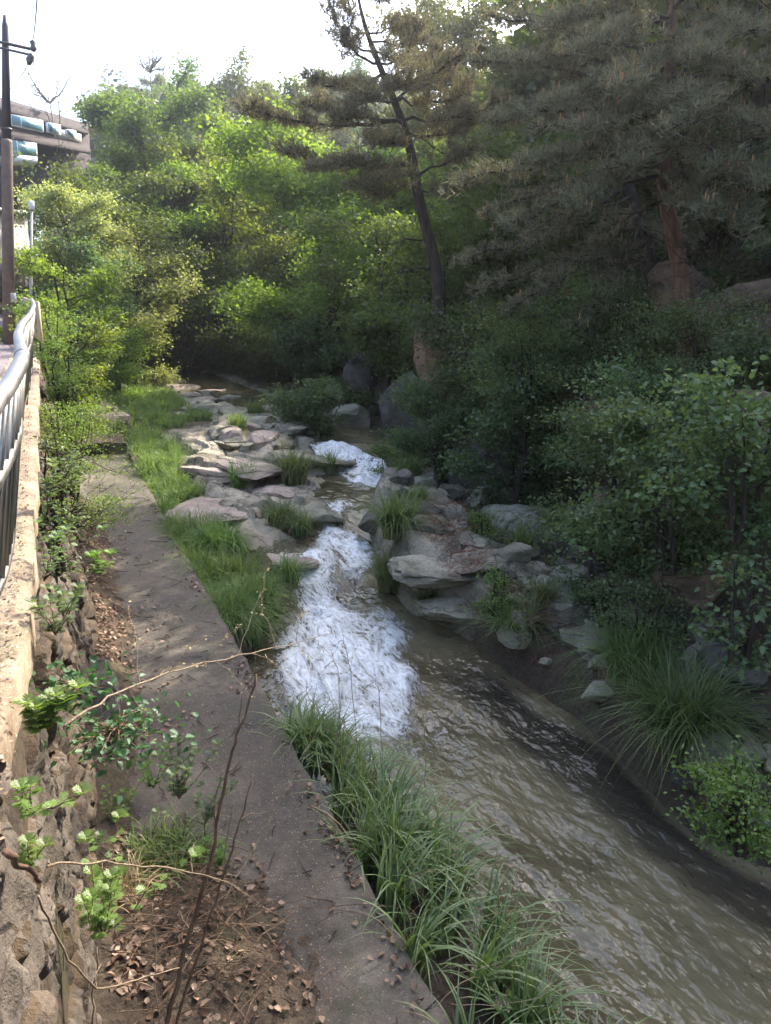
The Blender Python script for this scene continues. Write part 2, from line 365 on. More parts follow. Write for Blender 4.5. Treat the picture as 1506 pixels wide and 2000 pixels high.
# ---------------------------------------------------------------- terrain
YW = [-8, 0, 3, 5, 7.5, 10.3, 11.5, 13, 15, 18, 20.5, 25, 27, 34, 45, 57, 70]
XL = [2.7, 2.7, 2.8, 2.8, 2.25, 2.25, 2.9, 4.1, 4.8, 6.2, 7.5, 8.4, 7.4, 6.6, 6.0, 5.6, 5.2]
XR = [7.6, 7.2, 6.6, 5.8, 6.2, 6.0, 5.6, 5.75, 6.3, 7.9, 9.6, 10.0, 9.8, 9.3, 9.0, 8.2, 7.5]
WY = [-8, 0, 7, 9, 11, 12.6, 13.8, 15, 15.8, 17, 20, 20.8, 22.5, 24, 25, 27, 45, 57, 90]
WZ = [-.55, -.45, -.40, -.28, -.08, .08, .42, .62, .90, 1.0, 1.12, 1.2, 1.55, 1.68, 1.76, 1.84, 2.9, 3.7, 5.6]
CY = [-30, 0, 4, 8, 12, 17, 22, 27, 35, 45, 60, 90]
CX = [9.5, 8.9, 8.2, 9.1, 10.0, 10.9, 11.6, 12.4, 13.0, 13.5, 13.5, 13.5]
XPATH = 2.06
def terrain(x, y):
    x, y = np.broadcast_arrays(np.asarray(x, float), np.asarray(y, float))
    base = .06 * np.minimum(y, 70)
    xl, xr = np.interp(y, YW, XL), np.interp(y, YW, XR); wz = np.interp(y, WY, WZ); xc = np.interp(y, CY, CX)
    n1 = fbm(x * .5, y * .5, 1, 4); n2 = fbm(x * 2.2, y * 2.2, 7, 3)
    bank = base - .30 + .25 * n1 + .08 * n2
    # between path edge and water, on rock shelf y>14
    shelf = base - .15 + .28 * n1 + .06 * n2 + .25 * ss(18, 26, y)
    z = np.where(x < xr, bank * (1 - ss(13, 17, y)) + shelf * ss(13, 17, y), base + .02 + .15 * ss(0, 2.5, x - xr) + .2 * n1 + .08 * n2)
    chan = ss(-.35, .25, x - xl) * ss(-.35, .3, xr - x)
    bedz = wz - .35 - .25 * np.sin(np.clip((x - xl) / (xr - xl + 1e-6), 0, 1) * pi) + .05 * n2
    z = z * (1 - chan) + bedz * chan
    # right cliff and hillside
    d = x - xc + 1.3 * n1
    steep = np.interp(d, [-1, 0, 1.0, 2.6, 4.5, 8, 20, 45, 80, 140], [0, .1, 1.6, 3.0, 5.0, 8.0, 16.5, 30, 42, 48])
    near = np.interp(y, [-30, 25, 50, 90], [1, 1, .8, .8])
    z = z + np.where(d > -1, steep * near + .5 * n2 * ss(0, 2, d) + 1.5 * n1 * ss(3, 12, d), 0)
    # slope that closes the valley upstream
    f = np.clip(y - 58 + .25 * x, 0, 400)
    far = np.interp(f, [0, 12, 60, 95, 200, 400], [0, 5.5, 34, 44, 46, 30])
    z = np.where(f > .01, np.maximum(z, base + far * (1 + .25 * fbm(x * .02, y * .02, 3, 3)) * np.interp(x, [-60, -12, 5, 12, 26, 40, 60], [.25, .45, .76, .96, .92, .80, .9])), z)
    # left: under the road and beyond
    left = base + 2.8 + np.interp(-x, [0, 9, 30, 80], [0, 0, 5, 20])
    z = np.where(x < -.1, np.maximum(left, z), z)
    # under the path
    z = np.where((x >= -.1) & (x < XPATH - .06) & (y < 24), base - .6, z)
    z = np.where((x >= -.1) & (x < XPATH) & (y >= 24), base + .35 + .2 * n1, z)
    return z
def axis(segs):
    a = []
    for s, e, st in segs: a += list(np.arange(s, e, st))
    return np.array(a + [segs[-1][1]])
def rocky(x, y):
    wob = .5 * fbm(x * .8, y * .8, 21, 3); xl, xr = np.interp(y, YW, XL), np.interp(y, YW, XR)
    a = ss(13.8, 15.0, y + wob) * ss(29, 26, y) * ss(3.0, 3.7, x + wob * .7) * ss(xr + .2, xr - .2, x)
    a = np.maximum(a, ss(14.5, 15.5, y) * ss(22, 20, y) * ss(2.9, 3.4, x + wob * .7) * ss(5, 4, x)); c_ = ss(25, 28, y) * ss(60, 52, y) * ss(5.0, 5.9, x + wob) * ss(11.2, 9.6, x + wob)
    d_ = ss(9.6, 10.4, y + wob * .5) * ss(19.5, 18.0, y) * ss(1.9, 1.5, x - xr + wob * .6) * ss(-.5, .1, x - xr)
    e_ = .7 * ss(11, 13, y) * ss(.8, .3, np.abs(x - xr - .2)) * ss(60, 50, y)
    return np.clip(np.maximum.reduce([a, c_, d_, e_]), 0, 1), a, c_, d_
def slabs(x, y):
    q = .5; u = x * cos(q) + y * sin(q); v = -x * sin(q) + y * cos(q)
    w1, w2, ci, ox, oy = worley(u * .72 + .10 * fbm(u * 1.5, v * 1.5, 3, 3), v * .42 + .06 * fbm(u * 1.5, v * 1.5, 8, 3), 5, True)
    e1, e2, cj, px_, py_ = worley(u * 1.7 + 4 + .08 * fbm(u * 3, v * 3, 3, 2), v * .95, 6, True); f = lambda k: (ci * k) % 1 - .5
    return .42 * (ci - .35) + f(37) * .5 * ox + f(91) * .35 * oy + .12 * (cj - .5) + ((cj * 53) % 1 - .5) * .22 * px_ - .16 * (1 - ss(0, .05, w2 - w1)) + .03 * fbm(u * 3, v * 1.2, 5, 4)
_terr0 = terrain
def terrain(x, y):
    z = _terr0(x, y); m, a, c_, d_ = rocky(np.asarray(x, float), np.asarray(y, float)); s = slabs(x, y)
    xl, xr = np.interp(y, YW, XL), np.interp(y, YW, XR); ch = ss(-.2, .3, x - xl) * ss(-.2, .3, xr - x)
    return z + s * m * (1 - ch * .55) * 1.15 + (.12 * a + .34 * d_) * (1 - ch) - .05 * m
gx = axis([(-160, -60, 10), (-60, -10, 2.5), (-10, -1, .8), (-1, 2, .15), (2, 12.4, .075), (12.4, 25, .35), (25, 60, 1.2), (60, 200, 8)])
gy = axis([(-60, -6, 4), (-6, 0, .6), (0, 8, .12), (8, 30, .085), (30, 60, .28), (60, 130, 1.4), (130, 400, 12)])
GX, GY = np.meshgrid(gx, gy); b = MB(); b.grid(GX, GY, terrain(GX, GY)); to = b.build('terrain', soil_mat(True), smooth=True)
to.data.set_sharp_from_angle(angle=R(26)); ra = to.data.attributes.new('rocky', 'FLOAT', 'POINT'); ra.data.foreach_set('value', rocky(GX, GY)[0].astype(np.float32).ravel())
tag(to, 'brown forest floor and valley sides under the trees', kind='structure')
def gz(x, y): return float(terrain(x, y))
def surf(x, y):
    z = terrain(x, y); ch = (x > np.interp(y, YW, XL) - .3) & (x < np.interp(y, YW, XR) + .3)
    z = np.where(ch, np.maximum(z, np.interp(y, WY, WZ)), z)
    return np.where((x < XPATH) & (x > 0) & (y < 24.6), .06 * y, z)
def ont(px, py):            # the ground point seen at a place of the photograph
    d = ray(px, py); t = np.linspace(2, 90, 3500)[:, None]; P = CAM + d * t; k = np.argmax(P[:, 2] < surf(P[:, 0], P[:, 1])); return P[k] if k else P[-1]

# ---------------------------------------------------------------- water
b = MB()
wy = axis([(-6, 0, .3), (0, 6, .04), (6, 27, .035), (27, 70, .25)]); wu = np.linspace(0, 1, 170)
U, Y = np.meshgrid(wu, wy)
XLw = np.interp(Y, YW, XL) - .45; XRw = np.interp(Y, YW, XR) + .45
X = XLw + U * (XRw - XLw)
def onw(px, py):
    d = ray(px, py); t = np.linspace(2, 60, 4000)[:, None]; P = CAM + d * t; return P[np.argmax(P[:, 2] < np.interp(P[:, 1], WY, WZ))]
def band(rows):
    L_ = np.array([onw(a, y) for y, a, b_ in rows]); R_ = np.array([onw(b_, y) for y, a, b_ in rows]); L_, R_ = L_[np.argsort(L_[:, 1])], R_[np.argsort(R_[:, 1])]
    return L_, R_
B1 = band([(975, 625, 690), (1020, 620, 700), (1045, 610, 725), (1070, 590, 745), (1100, 560, 750), (1130, 555, 725), (1160, 550, 745), (1200, 545, 790), (1250, 512, 805), (1300, 505, 835), (1350, 530, 850), (1400, 560, 835), (1450, 620, 825), (1490, 690, 800)])
B2 = band([(862, 580, 660), (880, 600, 705), (900, 620, 750), (920, 645, 790), (940, 675, 800), (958, 710, 790)])
def foamf(x, y):
    r = 0
    for (L_, R_), soft, w0 in ((B1, .55, 1.0), (B2, .2, .4)):
        wob = .35 * w0 * fbm(x * 1.1, y * 1.1, 5, 4)
        a = np.interp(y, L_[:, 1], L_[:, 0]) + wob * .6; c = np.interp(y, R_[:, 1], R_[:, 0]) + wob
        r = np.maximum(r, ss(-soft * .3, soft, x - a) * ss(-soft * .4, soft, c - x) * ss(L_[0, 1] - .3, L_[0, 1] + .9, y) * ss(max(L_[-1, 1], R_[-1, 1]) + .3, R_[-1, 1] - .4, y))
    d1 = onw(690, 1170); r = r * (1 - .75 * np.exp(-(((x - d1[0]) / .35) ** 2 + ((y - d1[1]) / 1.1) ** 2)))
    r = np.maximum(r, .16 * ss(17.8, 17, y) * ss(7, 8, y) + .25 * ss(.7, .2, np.abs(y - 19.5)) + .14 * ss(6, 5, y) * ss(2.5, 5, y + x * .4) + .36 * ss(5.6, 7.2, y) * ss(9, 7.5, y) * ss(5.2, 3.4, x) + .8 * ss(2.2, .6, np.abs(y - 54)))
    return np.clip(r * (1 + .45 * fbm(x * 1.6, y * 1.2, 9, 3)), 0, 1)
FO = foamf(X, Y)
slope_f = np.clip(FO, 0, 1)
Z = np.interp(Y, WY, WZ) + .02 * fbm(X * 1.2 + Y * .3, Y * .8, 2, 4) + slope_f * (.20 * (1 - np.abs(fbm(X * 1.3, Y * .9, 4, 4)) * 2.2) * .7 + .05 * fbm(X * 5, Y * 2.5, 8, 2) - .03)
rp = np.abs(fbm(X * 1.6 + Y * .5, Y * 1.1 - X * .3, 31, 4)); Z += (1 - slope_f) * (.05 * (1 - rp) ** 3 * ss(9, 5, Y) + .014 * fbm(X * 7, Y * 4.5, 33, 3))
Z += .022 * np.sin((X * 1.1 - Y * .6) * 3 + 3 * fbm(X * .6, Y * .6, 6, 3)) * (1 - slope_f)
b.grid(X, Y, Z); wo = b.build('water', M['water'], smooth=True)
fa = wo.data.attributes.new('foam', 'FLOAT', 'POINT'); fa.data.foreach_set('value', FO.astype(np.float32).ravel())
uu = (X - np.interp(Y, YW, XL)) / (np.interp(Y, YW, XR) - np.interp(Y, YW, XL))
DE = np.clip(uu + .18 * fbm(X * .7, Y * .5, 11, 4), 0, 1)
kk = ss(11, 8.5, Y + .6 * fbm(X, Y, 3, 3)); DE = kk * np.interp(uu + .10 * fbm(X * .7, Y * .5, 11, 4), [0, .12, .3, .66, .76, .92, 1], [.0, .1, .4, .6, .95, 1, .5]) + (1 - kk) * (.1 + .3 * DE)  # tone by position across the stream: dark band towards the right bank
da = wo.data.attributes.new('water_tone', 'FLOAT', 'POINT'); da.data.foreach_set('value', DE.astype(np.float32).ravel())
tag(wo, 'clear murky stream with white rapids running over rock', kind='structure')

# ---------------------------------------------------------------- path, wall, road
px_ = np.array([.0, .0, .12, .5, 1, 1.5, 1.9, 2.03, 2.06, 2.06]); yy = axis([(-4, 0, .5), (0, 24.6, .12)])
PX, PY = np.meshgrid(np.r_[0, np.linspace(.02, 2.0, 34), 2.04, 2.06, 2.065, 2.065], yy)
edge = .03 * fbm(PY * 2.5, 3, 3, 3) + .02 * fbm(PY * 9, 3, 3, 3)
PX = PX - .3 * (PX < .01); PXe = PX + np.where(PX > 1.9, edge, 0)
PZ = .06 * PY + .012 * fbm(PX * 1.5, PY * 1.5, 1, 4) + .12 * (1 - ss(0, .55, PX - .1)) + np.where(PX > 2.03, -.02, 0)
PZ[:, -1] -= .42; PZ[:, 0] -= .4
b = MB(); b.grid(PXe, PY, PZ)
tag(b.build('path', M['path'], smooth=True), 'narrow weathered concrete footpath beside the stream', kind='structure')
wall = empty('retaining_wall', (-.2, 0, 0), 'rough mortared stone retaining wall with crumbling sandy coping beside the footpath', 'wall')
wyy = axis([(-3, 1, .12), (1, 9, .022), (9, 20, .06), (20, 60, .4)]); wt = np.linspace(0, 1, 120)
T_, Y_ = np.meshgrid(wt, wyy)
f1, f2, cid = worley(Y_ * 1.9 + .25 * fbm(Y_ * 3, T_ * 8, 2, 3), T_ * 3.1 * 2.6, 3)
joint = ss(0, .16, f2 - f1)
hz = .06 * Y_ + 3.06 - T_ * 3.0
dx = -.24 + np.interp(Y_, [3, 6, 10.5], [.08, .26, .52]) * T_ ** 1.15 + .07 * (joint - .7) + (cid - .5) * .10 * joint + .05 * fbm(Y_ * 3, hz * 3, 4, 5) + .05 * fbm(Y_ * 9, hz * 9, 2, 4)
dx -= .05 * ss(.1, 0, T_)
b = MB(); b.grid(dx, Y_, hz); Fc = cid * .8 + .2; Fc = np.where(joint < .45, .04, Fc)
b.a[-1] = Fc[:-1, :-1].ravel()
sf = b.build('stone_face', M['stone_wall'], wall, True); sf.location = (.2, 0, 0); sf.data.set_sharp_from_angle(angle=R(28))
b = MB(); cu = np.array([0, .003, .02, .2, .4, .6, .66, .675, .68, .68])
CU, CYY = np.meshgrid(np.r_[np.linspace(0, .60, 22), .63, .65, .655, .655], axis([(-3, 0, .2), (0, 10, .03), (10, 60, .3)]))
ex = .035 * fbm(CYY * 3, 1, 1, 4) - .10 * ss(.45, .6, vn(CYY * 1.1, 3.3)) * ss(4.5, 2, CYY)
cz = 3.12 + .06 * CYY + .03 * fbm(CU * 4, CYY * 4, 3, 5) - .02 * ss(.6, .655, CU)
cz[:, -1] -= .20
CXX = -.83 + CU + np.where(CU > .5, ex * (CU - .5) / .15, 0)
b.grid(CXX, CYY, cz); b.build('coping', M['coping'], wall, True).location = (.2, 0, 0)
b = MB(); RX, RY = np.meshgrid(np.linspace(-7, -.84, 20), axis([(-6, 75, 1.0)]))
b.grid(RX, RY, .06 * RY + 3.10 + .0 * RX); tag(b.build('road', M['road'], smooth=True), 'sunlit sloping asphalt road above the wall', kind='structure')

# ---------------------------------------------------------------- rocks
_ico = {}
def ico(sub):
    if sub not in _ico:
        import bmesh
        bm = bmesh.new(); bmesh.ops.create_icosphere(bm, subdivisions=sub, radius=1)
        V = np.array([v.co[:] for v in bm.verts]); Fq = [[v.index for v in f.verts] for f in bm.faces]; bm.free()
        _ico[sub] = (V, np.array(Fq))
    return _ico[sub]
def rock(name, loc, size, m, seed, label, rz=0, tilt=(0, 0), sub=5, group=None, flat=0.7, rough=.10, cat='rock'):
    V, Fq = ico(sub); r = np.random.default_rng(seed); P = V.copy()
    P = np.sign(P) * np.abs(P) ** flat
    for k in range(15):
        nrm = r.normal(size=3); nrm /= np.linalg.norm(nrm); dd = r.uniform(.55, .98)
        e = np.clip(P @ nrm - dd, 0, None); P = P - e[:, None] * nrm * .98
    sz = np.asarray(size, float) / 2; s0 = sz.mean()
    P = P * sz
    o = seed * 3.7
    nn = fbm(P[:, 0] / s0 * 1.3 + o, P[:, 1] / s0 * 1.3, P[:, 2] / s0 * 1.3, 5, .55); P = P + V * (nn * rough * s0)[:, None]
    n2 = fbm(P[:, 0] * 6 + o, P[:, 1] * 6, P[:, 2] * 14, 3); P = P + V * (n2 * .025)[:, None]
    ly = np.abs(((P[:, 2] / s0 * 2.1 + .5 * nn + seed * .37) % 1) - .5); P[:, :2] *= (1 - .06 * (1 - ss(0, .10, ly)))[:, None]
    me = bpy.data.meshes.new(name); me.from_pydata(P.tolist(), [], Fq.tolist()); me.polygons.foreach_set('use_smooth', np.ones(len(Fq), bool)); me.materials.append(m); me.set_sharp_from_angle(angle=R(24))
    ob = bpy.data.objects.new(name, me); COL.objects.link(ob); ob.location = loc; ob.rotation_euler = (tilt[0], tilt[1], rz)
    return tag(ob, label, cat, group)
ROCKXY = []
def prock(name, px, py, z0, wpx, dy, dz, m, seed, label, rz=0, tilt=(0, 0), sink=.25, **k):
    if name == 'boulder': sink = -.12
    p = ont(px, py); dist = math.hypot(p[0], p[1]); w = wpx * dist / F_PX; ROCKXY.append((p[0], p[1], w * .5, dy * .5))
    return rock(name, (p[0], p[1], p[2] - dz * sink + .02), (w, dy, dz), M[m], seed, label, rz - YAW, tilt, **k)
ROCKS = [
 ('boulder', 1160, 1245, 0, 120, .9, .5, 'granite', 601, 'pale flat rock at the water edge right of the hanging tuft', .2),
 ('boulder', 1230, 1215, 0, 90, .8, .5, 'granite', 602, 'squat pale rock up the bank behind the second largest tuft', .5),
 ('boulder', 1395, 1245, 0, 110, .9, .6, 'granite', 603, 'mossy rock on the bank above the largest tuft', .1),
 ('boulder', 1255, 1140, 0, 80, .7, .5, 'granite', 604, 'grey rock at the shrub foot left of the long flat stone', .4),
 ('boulder', 1100, 1180, 0, 75, .7, .5, 'granite', 605, 'grey rock directly below the squarish mossy boulder', .3),
 ('boulder', 1045, 1035, 0, 85, 1.0, .8, 'granite', 606, 'pale boulder wedged between the largest one and the dark shaded one', .5),
 ('rock_ledge', 950, 1085, 0, 190, 1.6, .7, 'granite', 607, 'wide flat rear step of the ledge under the pale weed', .25),
 ('rock_slab', 400, 915, .12, 105, 2.4, .8, 'granite_pink', 1, 'small pinkish slab at the left end of the rock shelf beside the green bank', .5),
 ('rock_slab', 425, 985, .02, 165, 3.4, .8, 'granite_pink', 2, 'wide flat pink-grey slab above the bright green clump by the footpath', .55),
 ('rock_slab', 478, 1035, -.12, 90, 2.0, .8, 'granite_pink', 3, 'tongue of pink slab sticking out between two grass clumps', .6),
 ('rock_slab', 490, 905, .18, 120, 3.6, .8, 'granite_pink', 4, 'long ribbed slab in the middle of the rock shelf', .45),
 ('rock_slab', 585, 888, .22, 150, 4.0, 1.0, 'granite', 5, 'big smooth grey slab directly left of the upper white cascade', .35),
 ('rock_slab', 540, 950, .05, 70, 1.8, .7, 'granite_pink', 6, 'narrow reddish rock edge in front of the large tuft on the shelf', .4),
 ('rock_slab', 605, 990, -.05, 100, 2.0, .9, 'granite', 7, 'wet grey slab where the water bends below the upper pool', .2),
 ('rock_slab', 570, 1085, -.25, 85, 1.3, .7, 'granite_pink', 8, 'low wet reddish rock at the left lip of the main rapids', .2),
 ('rock_slab', 455, 862, .25, 60, 1.6, .7, 'granite', 9, 'small slab beside dry seed heads above the rock shelf', .2),
 ('rock_ledge', 868, 948, .35, 105, 1.6, 1.5, 'granite', 11, 'blocky upright top end of the right hand rock ledge', .2),
 ('rock_ledge', 835, 1015, .05, 110, 2.2, 1.2, 'granite', 12, 'pale stepped part of the ledge beside the dark sedge tuft', .3),
 ('rock_ledge', 925, 1045, .12, 130, 2.2, 1.3, 'granite', 13, 'broad middle block of the right ledge strewn with red needles', .25),
 ('rock_ledge', 870, 1100, -.08, 210, 1.6, 1.0, 'granite', 14, 'long low shelf of the ledge just above the water crack', .1),
 ('rock_ledge', 985, 1110, .08, 130, 1.5, 1.1, 'granite', 15, 'cracked light block at the right end of the ledge', .3),
 ('rock_ledge', 890, 1170, -.22, 190, 1.1, .9, 'granite', 16, 'rounded grey slab at the pool edge under the ledge', -.1),
 ('rock_ledge', 1015, 1175, -.05, 80, .9, .8, 'granite', 17, 'small slab between the two fern clumps by the pool', .1),
 ('rock_ledge', 1055, 1128, .10, 85, .8, .5, 'granite', 18, 'thin tilted plate leaning off the right side of the ledge', .5),
 ('boulder', 935, 982, .30, 62, 1.0, .75, 'granite', 21, 'round pale boulder directly right of the top of the ledge', .2),
 ('boulder', 965, 962, .45, 48, .9, .7, 'granite', 22, 'small boulder at the back of the pile below the dark cliff', .7),
 ('boulder', 995, 972, .45, 46, .8, .6, 'granite', 23, 'smaller brown boulder touching the low cliff foot', 0),
 ('boulder', 1005, 1018, .35, 135, 1.7, 1.0, 'granite', 24, 'largest pale boulder with a sloping top beside the ledge', .15),
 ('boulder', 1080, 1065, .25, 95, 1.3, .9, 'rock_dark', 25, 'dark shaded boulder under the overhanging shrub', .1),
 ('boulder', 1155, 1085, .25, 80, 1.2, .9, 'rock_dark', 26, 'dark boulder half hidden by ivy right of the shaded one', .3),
 ('boulder', 1120, 1138, .15, 78, .8, .65, 'granite', 27, 'squarish mossy pale boulder standing alone above the bank', .3),
 ('boulder', 1165, 1148, .15, 45, .6, .5, 'granite', 28, 'small grey stone next to the squarish mossy boulder', .1),
 ('boulder', 1310, 1152, .2, 115, .7, .45, 'granite', 29, 'long flat grey stone under the drooping broad leaved branch', .1),
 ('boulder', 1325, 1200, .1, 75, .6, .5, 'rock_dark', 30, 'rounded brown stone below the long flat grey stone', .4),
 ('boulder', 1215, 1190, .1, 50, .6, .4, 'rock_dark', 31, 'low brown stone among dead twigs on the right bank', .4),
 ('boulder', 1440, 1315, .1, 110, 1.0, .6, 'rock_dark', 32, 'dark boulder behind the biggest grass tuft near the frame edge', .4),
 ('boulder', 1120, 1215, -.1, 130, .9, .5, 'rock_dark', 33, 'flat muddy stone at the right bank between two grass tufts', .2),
 ('boulder', 685, 822, .35, 78, 1.6, 1.3, 'granite', 34, 'large block of grey rock lying in front of the dark gully', .1),
 ('boulder', 662, 785, .7, 66, 1.8, 1.4, 'granite', 35, 'rounded boulder resting behind the grey block by the gully', .3),
 ('boulder', 208, 733, .5, 42, 1.3, 1.0, 'granite_pink', 36, 'small sunlit brown boulder at the far end of the left bank', .2),
 ('rock_slab', 205, 752, .25, 110, 2.0, .9, 'granite', 37, 'wide purple-grey slab behind the raised concrete blocks', 0),
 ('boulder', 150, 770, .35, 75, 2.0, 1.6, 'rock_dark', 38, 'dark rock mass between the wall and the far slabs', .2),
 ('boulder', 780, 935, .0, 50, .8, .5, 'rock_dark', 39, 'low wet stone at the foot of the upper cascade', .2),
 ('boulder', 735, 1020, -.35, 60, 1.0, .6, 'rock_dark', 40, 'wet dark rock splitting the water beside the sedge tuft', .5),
]
for nm, px, py, z0, w, dy, dz, mt, sd, lb, rz in ROCKS:
    prock(nm, px, py + 6, z0, w * (1.3 if nm == 'rock_slab' else 1.1), dy, dz * (.6 if nm == 'rock_slab' else .55 if nm == 'rock_ledge' else .9), mt, sd, lb, rz, cat='rock' if 'boulder' not in nm else 'boulder', tilt=(-.05, .10 if nm == 'rock_slab' else .03), flat=.55 if nm != 'boulder' else .8)
# the stony bed upstream
r_ = np.random.default_rng(5)
for k in range(46):
    px = r_.uniform(350, 600); py = 735 + (px - 300) * .33 + r_.uniform(-12, 60)
    prock('bed_rock', px, py, .12, r_.uniform(30, 85), r_.uniform(1.5, 3.0), r_.uniform(.4, .9), 'granite' if k % 3 else 'granite_pink', 100 + k, ('low flat grey' if k % 3 else 'low flat pinkish') + ' rock in the ' + ('left third' if px < 430 else 'middle' if px < 520 else 'right third') + ' of the stony upstream bed', r_.uniform(-.4, .4), sub=3, group=('grey' if k % 3 else 'pinkish') + ' flat rocks of the upstream bed, ' + ('left' if px < 430 else 'middle' if px < 520 else 'right'), flat=.6)
# stones along the right bank
for k in range(110):
    y = r_.uniform(4.5, 24) if k < 60 else r_.uniform(4.5, 11); x = np.interp(y, YW, XR) + r_.uniform(.1, 2.6) + (.5 if y > 9 else 0); s = r_.uniform(.2, .62)
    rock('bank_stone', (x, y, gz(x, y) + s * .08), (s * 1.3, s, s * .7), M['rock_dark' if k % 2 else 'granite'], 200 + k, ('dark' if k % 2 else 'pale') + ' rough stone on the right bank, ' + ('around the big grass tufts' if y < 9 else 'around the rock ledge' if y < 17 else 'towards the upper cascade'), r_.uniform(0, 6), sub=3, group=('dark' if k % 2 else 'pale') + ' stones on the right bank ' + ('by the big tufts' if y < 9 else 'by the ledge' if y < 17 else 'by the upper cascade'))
# cliffs
CLIFFS = [
 (835, 700, 24.0, 56, 165, 1.4, 'cliff_orange', 'tall upright orange-brown rock pillar at the bend of the cliff'),
 (868, 745, 25.0, 50, 110, 2.0, 'cliff', 'darker rock column leaning against the orange pillar'),
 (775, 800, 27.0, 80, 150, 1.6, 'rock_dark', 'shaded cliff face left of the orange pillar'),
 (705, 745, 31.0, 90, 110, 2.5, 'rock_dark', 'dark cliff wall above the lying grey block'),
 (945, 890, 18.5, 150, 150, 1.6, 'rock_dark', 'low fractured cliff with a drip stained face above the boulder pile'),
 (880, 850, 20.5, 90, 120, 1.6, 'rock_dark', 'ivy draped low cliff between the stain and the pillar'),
 (1125, 790, 17.0, 75, 130, 1.4, 'cliff', 'brown double buttress standing on the slope above the round shrub'),
 (1170, 800, 16.5, 60, 120, 1.4, 'cliff_orange', 'lighter half of the brown buttress on the slope'),
 (1210, 1050, 13.0, 190, 180, 1.6, 'cliff', 'shadowed rock face behind the round green shrub'),
 (1380, 1040, 11.0, 220, 260, 1.6, 'cliff', 'brown rock face behind the broad leaved branches'),
 (1500, 900, 10.5, 190, 260, 1.6, 'cliff', 'reddish rock face at the picture edge above the drooping branch'),
 (1450, 630, 16.5, 170, 150, 2.0, 'cliff', 'large reddish smooth rock wall high on the right slope'),
 (1340, 610, 18.0, 130, 170, 2.0, 'cliff', 'cracked brown rock beside the base of the big red pine'),
]
for k, (px, py, di, w, h, dp, mt, lb) in enumerate(CLIFFS):
    p = hd(px, py, di); s = di / F_PX / .95
    rock('rock_outcrop', p, (w * s, dp, h * s), M[mt], 300 + k, lb, -YAW - (px - 753) / F_PX, sub=5, flat=.5, rough=.12, cat='rock outcrop')

# ---------------------------------------------------------------- plants: leaves, blades
def unit(v): return v / (np.linalg.norm(v, axis=-1, keepdims=True) + 1e-9)
def leaves(b, P, L, W_, r, up=.6, dirs=None, fold=.18, droop=.25):
    n = len(P)
    D = r.normal(size=(n, 3)) if dirs is None else dirs + .6 * r.normal(size=(n, 3)); D[:, 2] = D[:, 2] * .6 - droop; D = unit(D)
    Nn = r.normal(size=(n, 3)) * (1 - up) + np.array([0, 0, up]); Sd = unit(np.cross(D, Nn)); Nn = np.cross(Sd, D)
    l = L * r.uniform(.6, 1.25, n)[:, None]; w = l * (W_ / L) * .5
    a = P; m = P + D * l * .45
    V = np.stack([a, m + Sd * w + Nn * w * fold, P + D * l - Nn * l * .12, m - Sd * w + Nn * w * fold], 1)
    b.add(V.reshape(-1, 3), np.arange(4 * n).reshape(n, 4), r.random(n))
def leaves6(b, P, L, W_, r, up=.6, dirs=None, droop=.25):   # fuller leaf: six-sided, two quads folded on the midrib
    n = len(P)
    D = r.normal(size=(n, 3)) if dirs is None else dirs + .45 * r.normal(size=(n, 3)); D[:, 2] = D[:, 2] * .6 - droop; D = unit(D)
    Nn = r.normal(size=(n, 3)) * (1 - up) + np.array([0, 0, up]); Sd = unit(np.cross(D, Nn)); Nn = np.cross(Sd, D)
    l = L * r.uniform(.6, 1.2, n)[:, None]; w = l * (W_ / L) * .5
    B, Tp = P, P + D * l - Nn * l * .15
    V = np.stack([B, P + D * l * .25 + Sd * w + Nn * w * .25, P + D * l * .62 + Sd * w * .8 + Nn * w * .15, Tp, P + D * l * .62 - Sd * w * .8 + Nn * w * .15, P + D * l * .25 - Sd * w + Nn * w * .25], 1)
    i = np.arange(n)[:, None] * 6; Q = np.concatenate([i + np.array([0, 1, 2, 3]), i + np.array([0, 3, 4, 5])])
    a = r.random(n); b.add(V.reshape(-1, 3), Q, np.r_[a, a])
def blades(b, P, H, r, w=.012, lean=.5, seg=5, bias=(0, 0), stiff=.9):
    """grass blades rooted at P, arching outwards"""
    n = len(P); H = np.broadcast_to(np.asarray(H, float), (n,)) * r.uniform(.55, 1.15, n)
    an = r.uniform(0, 2 * pi, n); ou = np.stack([np.cos(an), np.sin(an)], 1) * (lean * r.uniform(.2, 1.2, n))[:, None] + np.asarray(bias)
    t = np.linspace(0, 1, seg + 1)
    X = P[:, None, :2] + ou[:, None] * (H[:, None] * t ** 1.8)[..., None]
    dz = (t * stiff)[None] - (np.linalg.norm(ou, axis=1)[:, None] * .75) * t[None] ** 3
    Z = P[:, None, 2] + H[:, None] * dz
    C_ = np.concatenate([X, Z[..., None]], -1)
    s = np.stack([-np.sin(an), np.cos(an), 0 * an], 1); tw = r.uniform(-.8, .8, n)
    s = unit(s + np.stack([np.cos(an) * tw, np.sin(an) * tw, 0 * an], 1))
    ww = w * r.uniform(.6, 1.3, n)[:, None] * np.clip(1.15 - t ** 1.6 * 1.12, .02, 1)[None]
    V = np.stack([C_ + s[:, None] * ww[..., None] * .5, C_ - s[:, None] * ww[..., None] * .5], 2)   # n,seg+1,2,3
    i = np.arange(n)[:, None] * (seg + 1) * 2; j = np.arange(seg)[None] * 2
    Q = np.stack([i + j, i + j + 1, i + j + 3, i + j + 2], -1)
    b.add(V.reshape(-1, 3), Q.reshape(-1, 4), np.repeat(r.random(n), seg))
def disc(r, n, rad): 
    a = r.uniform(0, 2 * pi, n); q = rad * np.sqrt(r.random(n)); return np.stack([q * np.cos(a), q * np.sin(a)], 1)

